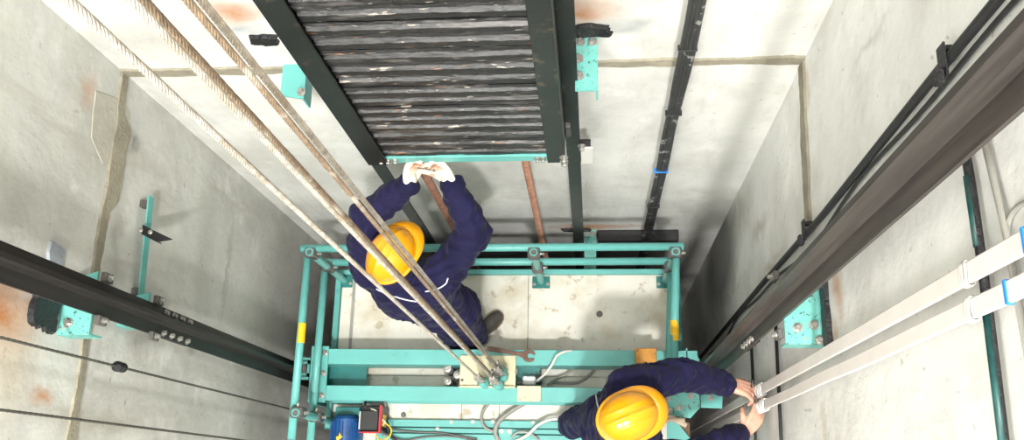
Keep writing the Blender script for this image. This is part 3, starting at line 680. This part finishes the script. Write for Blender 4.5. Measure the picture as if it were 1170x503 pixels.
# ------------------------------------------------------------------ left wall: governor ropes and hanging bar
o = thing('governor_rope', (-1.85, .408, ZB), 'thin dark rope with a black clamp along the left wall', 'rope', 'two thin ropes along the left wall')
mesh('rope', 'rope_grey', strand_rope(-1.85, .408, -2.5, ZT-.02, .0058, step=.03, lay=.12), o)
p = at(137, 419, x=-1.85); mesh('rope_clamp', 'black', MB().lathe((-1.85, .408, p.z-.035), (0, 0, 1), [(0, .012), (.01, .02), (.03, .02), (.033, .013), (.037, .013), (.04, .021), (.06, .021), (.07, .012)], 14), o)
o = thing('governor_rope', (-1.85, .19, ZB), 'thin plain dark rope lowest on the left wall, without clamp', 'rope', 'two thin ropes along the left wall')
mesh('rope', 'rope_grey', strand_rope(-1.85, .19, -2.5, ZT-.02, .0058, step=.03, lay=.12), o)
a = at(172, 225, x=-1.925); b = at(160, 343, x=-1.925)
o = thing('wall_strip', (-1.925, (a.y+b.y)/2, a.z-.03), 'flat turquoise strip along the left wall carrying a small angle plate', 'strip')
mesh('strip', 'teal', MB().prism([(a.y, a.z-.022), (a.y, a.z+.022), (b.y, b.z+.022), (b.y, b.z-.022)], -1.92, -1.926, Matrix(((0, 0, 1, 0), (1, 0, 0, 0), (0, 1, 0, 0), (0, 0, 0, 1)))), o)
mesh('spacer', 'iron', MB().box((XL+.001, a.y-.05, a.z-.02), (-1.926, a.y-.02, a.z+.02)).box((XL+.001, b.y+.02, b.z-.02), (-1.926, b.y+.05, b.z+.02)), o)
c = at(166, 268, x=-1.92)
zp = c.z+.03
pp2 = [at(x, y, z=zp) for x, y in ((160, 257), (173, 262), (198, 274), (180, 277), (160, 268))]
m = MB().prism([(max(p.x, -1.919), p.y) for p in pp2], zp, zp+.005)
pe, pf = pp2[4], pp2[3]
m.add([(max(pe.x, -1.919), pe.y, zp-.035), (pf.x, pf.y, zp-.035), (pf.x, pf.y, zp), (max(pe.x, -1.919), pe.y, zp), (max(pe.x, -1.919), pe.y+.006, zp-.035), (pf.x, pf.y+.006, zp-.035), (pf.x, pf.y+.006, zp), (max(pe.x, -1.919), pe.y+.006, zp)], [(0, 1, 2, 3), (4, 5, 6, 7), (0, 1, 5, 4), (2, 3, 7, 6), (0, 3, 7, 4), (1, 2, 6, 5)])
c.z = zp-.031
ap = mesh('angle_plate', 'raildark', m, o)
for q in ((-1.925, c.y+.01), (-1.88, c.y-.0)): mesh('hole_bolt', 'steel', MB().bolt((q[0], q[1], c.z+.036), (0, 0, 1), .007, .006), ap)

# ------------------------------------------------------------------ right wall: cables, conduits, wrapped bundles
wx = XR-.022
o = thing('wall_cable', (wx, .94, -2), 'thick black cable clipped to the right wall beside the thick rail', 'cable')
mesh('cable', 'rubber', MB().tube([(wx, .945, -1.5), (wx, .945, 1.2), (wx, .935, 2.3), (wx, .955, 3.5), (wx, .965, ZT-.05)], .013, 10), o)
for (px, py) in ((1085, 74), (923, 266)):
    c = at(px, py, x=wx)
    mesh('cable_clip', 'black', MB().box((XR-.040, c.y-.035, c.z-.022), (XR-.034, c.y+.05, c.z+.022), .002).box((XR-.034, c.y+.03, c.z-.022), (XR-.001, c.y+.04, c.z+.022)).box((XR-.06, c.y-.05, c.z-.015), (XR-.040, c.y-.01, c.z+.015), .003), o)
pts = []
for i in range(60):
    z = -1+i*.1; pts.append((XR-.014, .905+.022*math.sin(z*2.4)+.012*math.sin(z*5.3), z))
tag(mesh('wall_cable', 'rubber', MB().tube(pts, .0065, 8)), 'thin black wavy cable between thick black cable and thick rail', 'cable')
for z, lab, c in ((.72, 'near the foot of the right wall', 'lowest'), (1.36, 'just above hand height on the right wall', 'middle')):
    a = .60 if z < 1 else .72
    tag(mesh('wall_rod', 'raildark', MB().tube([(XR-.02, -.3, z-.10), (XR-.02, .25, z-.05), (XR-.02, .80, z)], .008, 8)), 'thin dark horizontal rod ' + lab, 'rod')
o = thing('wall_rod', (XR-.03, .3, 3.4), 'thick dark green horizontal rod high on the right wall', 'rod')
mesh('rod', 'black', MB().tube(spl([(XR-.10, .765, 3.46), (XR-.03, .755, 3.48), (XR-.022, .70, 3.495), (XR-.022, .45, 3.50), (XR-.022, .1, 3.49), (XR-.022, -.4, 3.47)]), .0105, 10), o)
mesh('paint_run', 'teal_deep', MB().tube([(XR-.026, .66, 3.497), (XR-.026, .50, 3.50)], .0095, 8).tube([(XR-.026, .36, 3.50), (XR-.026, .05, 3.49)], .0095, 8), o)
tag(mesh('wall_rod', 'grey_cable', MB().tube([(XR-.015, .80, 3.56), (XR-.015, .50, 3.61), (XR-.015, -.3, 3.66)], .008, 8)), 'thinner grey rod above the dark green rod', 'rod')
tag(mesh('wall_rod', 'light_cable', MB().tube([(XR-.015, .42, 3.68), (XR-.015, -.4, 3.64)], .010, 8)), 'pale grey rod at the right edge below the bundles', 'rod')
pts = [at(1150, 275, x=XR-.007), at(1152, 255, x=XR-.007), at(1158, 242, x=XR-.007), at(1168, 233, x=XR-.007), at(1180, 230, x=XR-.007)]
tag(mesh('cable_loop', 'grey_cable', MB().tube(spl(pts), .006, 8)), 'grey cable loop at the right edge above the wrapped bundles', 'cable')
bx = .78
for i, (py0, w, lab, tz, hand) in enumerate(((295, .046, 'upper white taped cable bundle running down the right wall', (1165, 272), .97), (341, .043, 'lower white taped cable bundle running down the right wall', (1145, 335), 1.03))):
    c = at(1130, py0, x=bx); yc = c.y
    o = thing('cable_bundle', (bx, yc, -2.2), lab, 'cable bundle', 'two white taped bundles')
    m = MB(); n = 150; vs = []; pr = [(-.003, -.5), (-.005, -.44), (-.005, .44), (-.003, .5), (.003, .5), (.005, .44), (.005, -.44), (.003, -.5)]
    for k in range(n):
        z = -2.2+k*(ZT-.2+2.2)/(n-1); ww = w*(1+.05*noise.noise(V((i*9, z*3, 0)))); dy = .003*noise.noise(V((i*9, z*2, 4)))
        vs += [(bx+.012+a_, yc+b_*ww+dy, z) for a_, b_ in pr]
    fs = [(k*8+a_, k*8+(a_+1) % 8, (k+1)*8+(a_+1) % 8, (k+1)*8+a_) for k in range(n-1) for a_ in range(8)]
    m.add(vs, fs, False); mesh('wrapping', 'tape', m, o)
    p = at(*tz, x=bx)
    mesh('blue_band', 'blue_tape', MB().box((bx+.004, yc-w/2-.003, p.z-.006), (bx+.020, yc+w/2+.003, p.z+.006), .002), o)
    # tie knot of cord on the green rod
    m = MB()
    for k in range(6):
        z = 3.485+k*.005+random.uniform(-.002, .002)
        m.tube(spl([(bx+.004, yc+w/2+.002, z), (bx+.003, yc, z+random.uniform(-.01, .01)), (bx+.004, yc-w/2-.002, z), (bx+.020, yc-w/2-.002, z), (bx+.021, yc, z), (bx+.020, yc+w/2+.002, z), (bx+.004, yc+w/2+.002, z)], 3), .0028, 5)
    mesh('cord_knot', 'light_cable', m, o)
    m = MB(); 
    for k in range(16):
        z = hand+.01+k*.010+random.uniform(-.008, .008)
        m.tube(spl([(bx+.002, yc+w/2+.003, z), (bx-.003, yc, z+random.uniform(-.03, .03)), (bx+.002, yc-w/2-.003, z+random.uniform(-.015, .015)), (bx+.022, yc-w/2-.003, z), (bx+.024, yc, z), (bx+.022, yc+w/2+.003, z), (bx+.002, yc+w/2+.003, z)], 3), .003, 5)
    mesh('cord_knot', 'white', m, o)
    mesh('loose_cord_end', 'iron', MB().tube(spl([(bx-.003, yc+w/2, hand+.03), (bx-.02, yc+w/2+.03, hand+.06), (bx-.03, yc+.01, hand+.10), (bx-.025, yc+w/2+.015, hand+.14)]), .0028, 5), o)

# ------------------------------------------------------------------ people
def remesh(mb, voxel, smooth=6, wr=0.0, seed=0, shape=None):
    me = bpy.data.meshes.new('tmp'); me.from_pydata([tuple(v) for v in mb.v], [], mb.f)
    import bmesh
    ob = bpy.data.objects.new('tmp', me); C.objects.link(ob)
    m = ob.modifiers.new('r', 'REMESH'); m.mode = 'VOXEL'; m.voxel_size = voxel
    if smooth: s = ob.modifiers.new('s', 'SMOOTH'); s.factor = .5; s.iterations = smooth
    dg_ = bpy.context.evaluated_depsgraph_get(); dg_.update()
    ev = ob.evaluated_get(dg_); m2 = bpy.data.meshes.new_from_object(ev)
    out = MB()
    vs = [v.co.copy() for v in m2.vertices]; ns = [v.normal.copy() for v in m2.vertices]
    if wr:
        for i, v in enumerate(vs):
            q = V((v.x*9, v.y*9, v.z*15))+V((seed, 0, 0))
            w = noise.noise(q+2.2*noise.noise_vector(V((v.x*4, v.y*4, v.z*4))+V((seed, 3, 1))))
            w = (1-abs(w)*2.6)*.6 + .5*noise.noise(v*26+V((0, seed, 0)))
            vs[i] = v+ns[i]*wr*w
    out.v = vs; out.f = [tuple(p.vertices) for p in m2.polygons]; out.sm = [True]*len(out.f)
    bpy.data.objects.remove(ob); return out
def limb(m, pts, rad):
    """tapered capsule chain"""
    pts = [V(p) for p in pts]
    for i in range(len(pts)-1):
        a, b = pts[i], pts[i+1]; ra, rb = rad[i], rad[i+1]; n = 5
        if i == 0: m.ball(a, ra, 14, 8)
        m.ball(b, rb, 14, 8); m.tube([a, b], [ra, rb], 14)
def ell(m, c, r, fwd=None, up=None):
    """ellipsoid; fwd = local y axis, up = local z axis"""
    if fwd is None: m.ball(c, r, 20, 12); return
    z = V(up).normalized(); y = (V(fwd)-z*V(fwd).dot(z)).normalized(); x = y.cross(z)
    m.ball(c, r, 20, 12, Matrix((x, y, z)).transposed().to_4x4())
def hand(m, w, d, n, side, curls, tcurl=.5, s=1.0, spread=.10, thumb_dir=None):
    """wrist w, finger direction d, palm normal n (fingers curl to it), side = thumb side vector sign"""
    w = V(w); d = V(d).normalized(); n = (V(n)-d*V(n).dot(d)).normalized(); sd = d.cross(n)*side
    for k in range(4):
        o = (k-1.5)*-.019*s
        base = w+sd*(o*.6)+d*.012*s; kn = w+d*(.088-abs(k-1.2)*.004)*s+sd*o
        limb(m, [base, (base+kn)/2-n*.002, kn], [.015*s, .0155*s, .0105*s])
        L = [(.040, .026, .020), (.045, .029, .022), (.042, .027, .021), (.033, .020, .018)][k]
        c = curls[k]; dd = (d+sd*spread*(1.5-k)*.5).normalized(); p = kn; a = 0; pts = [p]; ax = dd.cross(n)
        for j, l in enumerate(L):
            a += c*(.9, 1.1, .7)[j]
            p = p+(dd*math.cos(a)+n*math.sin(a))*l*s; pts.append(p)
        limb(m, pts, [.0098*s, .0090*s, .0082*s, .0070*s])
    tb = w+d*.025*s+sd*.026*s+n*.006*s
    td = (d*.75+sd*.65+n*.25).normalized() if thumb_dir is None else V(thumb_dir).normalized()
    t1 = tb+td*.038*s; t2 = t1+(td*math.cos(tcurl)+(n*.7-sd*.5).normalized()*math.sin(tcurl)).normalized()*.030*s; t3 = t2+(td*math.cos(tcurl*1.5)+(n*.7-sd*.6).normalized()*math.sin(tcurl*1.5)).normalized()*.024*s
    limb(m, [w+sd*.008*s+d*.01*s, tb, t1, t2, t3], [.016*s, .015*s, .0115*s, .0100*s, .0082*s])
def head(m, c, f, up):
    """c = centre of the skull, f = face direction"""
    up = V(up).normalized(); f = (V(f)-up*V(f).dot(up)).normalized(); r = f.cross(up)
    ell(m, c, (.076, .095, .105), f, up)
    ell(m, c-up*.055+f*.025, (.058, .066, .065), f, up)
    limb(m, [c-up*.10+f*.062, c-up*.10+f*.070], [.022, .020])                       # chin
    limb(m, [c+f*.092-up*.005, c+f*.103-up*.030, c+f*.112-up*.045], [.010, .011, .014])  # nose
    for s in (-1, 1):
        ell(m, c+r*s*.080-up*.025-f*.005, (.010, .020, .032), f, up)                # ear
        limb(m, [c+f*.075+r*s*.012+up*.018, c+f*.068+r*s*.050+up*.016], [.014, .012])  # brow
        ell(m, c+f*.068+r*s*.038-up*.035, (.020, .018, .020), f, up)                # cheek
    limb(m, [c+f*.086-up*.072-r*.018, c+f*.092-up*.071, c+f*.086-up*.072+r*.018], [.006, .008, .006])  # lips
def helmet(c, f, up, parent, lab, s=1.0):
    up = V(up).normalized(); f = (V(f)-up*V(f).dot(up)).normalized(); r = f.cross(up)
    n, mm = 96, 26; vs = []; fs = []; c = V(c)
    a_, b_, h_ = .140*s, .112*s, .118*s
    def pt(th, e):   # e 0 = rim .. 1 = top
        ph = e*PI/2; ct = math.cos(th); st = math.sin(th)
        R_ = math.cos(ph)**.85
        x = b_*st*R_; y = a_*ct*R_ ; z = h_*math.sin(ph)**.95
        for off, hh, wd in ((0, .007, .008), (.038, .004, .005), (-.038, .004, .005)):
            q = math.exp(-((x-off)/wd)**2)*hh*min(1, max(0, (z/h_-.35)/.3)); z += q
        return x, y, z
    for j in range(mm):
        e = j/mm
        for k in range(n):
            x, y, z = pt(2*PI*k/n, e); vs.append(c+r*x+f*y+up*z)
    vs.append(c+up*(h_+.008))
    fs = [(j*n+k, j*n+(k+1) % n, (j+1)*n+(k+1) % n, (j+1)*n+k) for j in range(mm-1) for k in range(n)]
    fs += [((mm-1)*n+k, (mm-1)*n+(k+1) % n, mm*n) for k in range(n)]
    m = MB().add(vs, fs, True)
    # brim: narrow ring all round, peak in front
    ring = []
    for k in range(n):
        th = 2*PI*k/n; ct, st = math.cos(th), math.sin(th); pk = max(0, ct)**1.6
        w0 = .010+.042*pk
        for q, (dr, dz) in enumerate(((-.003, .006), (w0*.5, .001-.004*pk), (w0, -.004-.014*pk), (w0, -.008-.014*pk), (-.004, -.004))):
            x = (b_+dr*(1 if abs(st) > .1 else 1))*st; y = (a_+dr)*ct; ring.append(c+r*x+f*y+up*dz)
    fs = [(k*5+q, ((k+1) % n)*5+q, ((k+1) % n)*5+(q+1) % 5, k*5+(q+1) % 5) for k in range(n) for q in range(5)]
    m.add(ring, fs, True)
    o = mesh('hard_hat', 'hat', m, parent); o['label'] = lab
    mesh('sweatband', 'rubber', MB().tube([c-up*.006+r*(b_-.014)*math.sin(2*PI*k/40)+f*(a_-.014)*math.cos(2*PI*k/40) for k in range(41)], .006, 6), o)
    return o
def boot(heel, toe, parent, zsole=.0, top=None):
    heel, toe = V(heel), V(toe); d = (toe-heel); d.z = 0; L = d.length; d.normalize(); s = V((-d.y, d.x, 0))
    out = []
    for x, w in ((-.03, .026), (0, .036), (.06, .034), (.13, .036), (.19, .047), (.235, .044), (.265, .032), (.280, .012)): out.append((x, w))
    pl_ = [(x, w) for x, w in out]+[(x, -w) for x, w in out[::-1]]
    mx = Matrix((d, s, V((0, 0, 1)))).transposed().to_4x4(); mx = Matrix.Translation((heel.x, heel.y, 0)) @ mx
    m = MB(); z0 = zsole+.028
    P = lambda x, y, z: mx @ V((x, y, z))
    limb(m, [P(0, 0, z0+.02), P(.06, 0, z0+.025), P(.13, 0, z0+.025), P(.20, 0, z0+.018), P(.235, 0, z0+.012)], [.036, .038, .040, .045, .040])
    tp_ = V(top) if top else P(0, 0, z0+.17)
    limb(m, [P(.005, 0, z0+.02), P(.03, 0, z0+.07), tp_], [.036, .046, .050])
    m.v = [V((v[0], v[1], max(v[2], zsole+.018))) for v in m.v]
    b = mesh('boot', 'boot', remesh(m, .006, 4), parent)
    mesh('sole', 'sole', MB().prism(pl_, zsole+.001, zsole+.026, mx), b)
    return b
def add_face(parent, c, f, up):
    up = V(up).normalized(); f = (V(f)-up*V(f).dot(up)).normalized(); r = f.cross(up); c = V(c)
    for s in (-1, 1):
        e = mesh('eye', 'eye', MB().ball(c+f*.080+r*s*.031-up*.003, .012, 12, 8), parent)
    m = MB(); ell(m, c-f*.018+up*.012, (.083, .088, .100), f, up)
    m.v = [v for v in m.v]
    # hair kept to the back and sides of the skull
    mm = remesh(m, .008, 2)
    keep = []
    for fc in mm.f:
        cc = sum((V(mm.v[i]) for i in fc), V())/len(fc); q = cc-c
        keep.append(not (q.dot(f) > .035 and q.dot(up) < .05) and q.dot(up) > -.06)
    mm.f = [fc for fc, k in zip(mm.f, keep) if k]; mm.sm = [True]*len(mm.f)
    mesh('hair', 'hair', mm, parent)

# ---- worker by the counterweight (faces the back wall, both arms raised)
def worker_a():
    w = thing('person', (-.72, .88, 0), 'person in navy overalls and yellow hard hat reaching up to the counterweight', 'person')
    hip = V((-.775, .875, .95)); ch = V((-.85, .885, 1.24)); nk = V((-.885, .915, 1.46)); hc = V((-.893, .965, 1.585))
    upv = V((-.03, .10, 1)); f = V((.50, .86, .05))
    sL, sR = V((-1.035, .955, 1.40)), V((-.715, .905, 1.40))
    eL, eR = V((-1.045, 1.165, 1.57)), V((-.530, 1.085, 1.57))
    wL, wR = at(468, 211, z=1.75), at(515, 209, z=1.75)
    hL, hR = hip+V((-.085, .02, -.02)), hip+V((.085, -.01, -.02))
    kL, kR = V((-.86, .905, .50)), V((-.715, .90, .50))
    aL, aR = V((-.815, .835, .10)), V((-.705, .845, .10))
    b = MB()
    limb(b, [hip, ch, nk], [.085, .095, .050]); limb(b, [nk, nk.lerp(hc, .8)], [.055, .055]); head(b, hc, f, upv)
    limb(b, [ch+V((0, 0, .08)), sL, eL, wL], [.07, .052, .040, .027]); limb(b, [ch+V((0, 0, .08)), sR, eR, wR], [.07, .052, .040, .027])
    for h_, k_, a_ in ((hL, kL, aL), (hR, kR, aR)): limb(b, [h_, k_, a_, a_-V((0, 0, .04))], [.070, .050, .038, .034])
    gl = [(wL, (V((-.775, 1.365, 1.845))-wL), V((.55, .3, .5)), 1), (wR, (V((-.690, 1.375, 1.85))-wR), V((-.6, .2, .6)), -1)]
    for (w_, d_, n_, s_) in gl: hand(b, w_, d_, n_, s_, [.5, .55, .6, .65], .4, .80)
    body = mesh('body', 'skin', remesh(b, .006, 3), w)
    for (w_, d_, n_, s_), cu in zip(gl, ([.5, .55, .6, .65], [.45, .5, .55, .65])):
        g_ = MB(); hand(g_, w_, d_, n_, s_, cu, .4, 1.22); limb(g_, [V(w_)-V(d_).normalized()*.012, V(w_)+V(d_).normalized()*.03], [.031, .030])
        mesh('glove', 'glove', remesh(g_, .0045, 3, .0012, 5), w)
    c = MB()
    ell(c, hip+V((0, 0, -.02)), (.175, .135, .13)); ell(c, ch+V((-.01, .0, .02)), (.195, .145, .24)); ell(c, ch.lerp(hip, .5), (.175, .135, .20))
    ell(c, nk+V((0, -.02, -.06)), (.165, .10, .095)); limb(c, [nk+V((0, 0, -.03)), nk+V((0, .005, .02))], [.085, .075])
    limb(c, [ch+V((-.08, .03, .10)), sL, (sL+eL)/2+V((-.01, .0, .0)), eL, eL.lerp(wL, .45), eL.lerp(wL, .93)], [.10, .092, .080, .074, .064, .052])
    limb(c, [ch+V((.08, 0, .10)), sR, (sR+eR)/2, eR, eR.lerp(wR, .45), eR.lerp(wR, .90)], [.10, .092, .080, .074, .064, .052])
    for h_, k_, a_ in ((hL, kL, aL), (hR, kR, aR)): limb(c, [h_, h_.lerp(k_, .5), k_, k_.lerp(a_, .6), a_+V((0, 0, .0))], [.105, .098, .080, .074, .066])
    cl = remesh(c, .010, 4, .020, 3)
    ov = mesh('overalls', 'navy', cl, w)
    bv = BVHTree.FromPolygons([V(v) for v in cl.v], cl.f)
    def drape(pxs, z0, r, nm):
        out = []
        pp = spl([at(x, y, z=z0) for x, y in pxs], 8)
        for p in pp:
            o_ = V((0, 0, H)); hit = bv.ray_cast(o_, (p-o_).normalized())
            if hit[0]: out.append(hit[0]+hit[1]*.003)
        if len(out) > 3: mesh(nm, 'piping', MB().tube(out, r, 6), ov)
    drape([(430, 330), (445, 337), (460, 341), (476, 345)], 1.2, .0035, 'piping')
    drape([(486, 333), (498, 331), (508, 325), (512, 318)], 1.2, .0035, 'piping')
    collar = MB(); R_ = []
    for k in range(33):
        a_ = 2*PI*k/32; R_.append(nk+V((.075*math.cos(a_), .072*math.sin(a_), .02+.012*math.sin(a_*1))))
    mesh('collar', 'navy', MB().tube(R_, .016, 8), ov)
    add_face(w, hc, f, upv)
    helmet(hc+upv.normalized()*.030, V((.50, .86, .0)), upv+V((-.04, -.05, 0)), w, 'scuffed yellow hard hat', .93)
    boot(aL-V((.0, .02, 0)), aL+V((.08, .18, 0)), w, 0, aL+V((0, 0, .06))); boot(aR-V((.05, .035, 0)), aR+V((.14, .15, 0)), w, 0, aR+V((0, 0, .06)))
    return w
worker_a()
# ---- worker at the right wall
def worker_b():
    w = thing('person', (.05, .22, 0), 'person in navy overalls and yellow hard hat tying the white bundles', 'person')
    hip = V((.09, .245, .97)); ch = V((.15, .25, 1.24)); nk = V((.15, .265, 1.44)); hc = V((.140, .272, 1.545))
    upv = V((.22, .04, 1)); f = V((.90, .38, -.1))
    sL, sR = V((.155, .415, 1.36)), V((.20, .10, 1.36))
    eL, eR = at(778, 428, z=1.20), V((.42, .12, 1.17))
    wL = at(831, 439, z=1.02); wR = at(851, 494, z=1.0)
    hL, hR = hip+V((-.02, .09, -.03)), hip+V((.03, -.09, -.03))
    kL, kR = V((.0, .345, .50)), V((.20, .10, .50))
    aL, aR = V((-.125, .335, .10)), V((.06, .06, .10))
    b = MB()
    limb(b, [hip, ch, nk], [.085, .095, .050]); limb(b, [nk, nk.lerp(hc, .8)], [.055, .055]); head(b, hc, f, upv)
    limb(b, [ch+V((0, 0, .08)), sL, eL, wL], [.07, .052, .042, .027]); limb(b, [ch+V((0, 0, .08)), sR, eR, wR], [.07, .052, .042, .027])
    for h_, k_, a_ in ((hL, kL, aL), (hR, kR, aR)): limb(b, [h_, k_, a_, a_-V((0, 0, .04))], [.070, .050, .038, .034])
    tL = at(869, 449, z=1.01); tR = at(868, 472, z=1.02)
    hand(b, wL, tL-wL, V((.25, -.55, -.75)), 1, [.25, .40, .55, .70], .25, 1.18, .12)
    hand(b, wR, tR-wR, V((-.20, .40, -.75)), 1, [.55, .65, .75, .80], .8, 1.12, .06)
    mesh('body', 'skin', remesh(b, .005, 3), w)
    c = MB()
    ell(c, hip+V((-.01, 0, -.02)), (.140, .175, .13)); ell(c, ch, (.145, .195, .22), (0, 1, 0), (.25, 0, 1)); ell(c, ch.lerp(hip, .5), (.14, .175, .20))
    ell(c, nk+V((-.02, 0, -.06)), (.10, .165, .09)); limb(c, [nk+V((0, 0, -.03)), nk+V((.005, 0, .01))], [.085, .075])
    limb(c, [ch+V((.0, .10, .09)), sL, (sL+eL)/2, eL, eL.lerp(wL, .45), eL.lerp(wL, .93)], [.11, .095, .082, .076, .068, .056])
    limb(c, [ch+V((.0, -.10, .09)), sR, (sR+eR)/2, eR, eR.lerp(wR, .45), eR.lerp(wR, .86)], [.11, .095, .082, .076, .068, .056])
    for h_, k_, a_ in ((hL, kL, aL), (hR, kR, aR)): limb(c, [h_, h_.lerp(k_, .5), k_, k_.lerp(a_, .6), a_+V((0, 0, -.01))], [.105, .098, .082, .080, .078])
    cl = remesh(c, .010, 4, .018, 11)
    ov = mesh('overalls', 'navy', cl, w)
    for (e_, w_, q) in ((eL, wL, .92), (eR, wR, .85)):
        p = e_.lerp(w_, q); d_ = (w_-e_).normalized(); mesh('cuff', 'navy', MB().tube([p-d_*.02, p, p+d_*.014], [.054, .055, .052], 20, cap=False), ov)
    R_ = [nk+V((.072*math.cos(2*PI*k/32), .078*math.sin(2*PI*k/32), .01)) for k in range(33)]
    mesh('collar', 'navy', MB().tube(R_, .016, 8), ov)
    bv = BVHTree.FromPolygons([V(v) for v in cl.v], cl.f); out = []
    for p in spl([at(x, y, z=1.2) for x, y in ((681, 452), (684, 466), (688, 480), (692, 500))], 8):
        o_ = V((0, 0, H)); hit = bv.ray_cast(o_, (p-o_).normalized())
        if hit[0]: out.append(hit[0]+hit[1]*.003)
    if len(out) > 3: mesh('piping', 'piping', MB().tube(out, .0035, 6), ov)
    add_face(w, hc, f, upv)
    helmet(hc+upv.normalized()*.030, f, V((.10, .0, 1)), w, 'glossy yellow hard hat', .92)
    boot(aL, aL+V((.2, .02, 0)), w, 0, aL+V((0, 0, .05))); boot(aR, aR+V((.2, .04, 0)), w, 0, aR+V((0, 0, .05)))
    return w
worker_b()

# ------------------------------------------------------------------ light
def area(name, loc, target, size, power, col=(1, 1, 1)):
    l = bpy.data.lights.new(name, 'AREA'); l.shape = 'DISK'; l.size = size; l.energy = power; l.color = col
    o = bpy.data.objects.new(name, l); C.objects.link(o); o.location = loc
    o.rotation_euler = (V(target)-V(loc)).to_track_quat('-Z', 'Y').to_euler(); return o
area('work_lamp', (.45, -3.2, 9.6), (-.6, .9, 0), .5, 800, (1, .985, .96))
area('top_fill', (-1.2, -.6, 10.6), (-.3, .7, 2), 1.3, 130, (1, .99, .97))  # added soft fill from overhead, not a fixture of the shaft
area('left_fill', (-1.1, -2.4, 4.9), (.3, 1.0, 1.6), 1.4, 105, (1, .985, .96))  # added soft fill from front left to brighten the right wall
w = bpy.data.worlds.new('world'); bpy.context.scene.world = w; w.use_nodes = True
w.node_tree.nodes['Background'].inputs[0].default_value = (.8, .85, .9, 1); w.node_tree.nodes['Background'].inputs[1].default_value = .3
vs_ = bpy.context.scene.view_settings
vs_.view_transform = 'Standard'; vs_.look = 'None'; vs_.gamma = 1; vs_.use_curve_mapping = False; vs_.exposure = 0.08
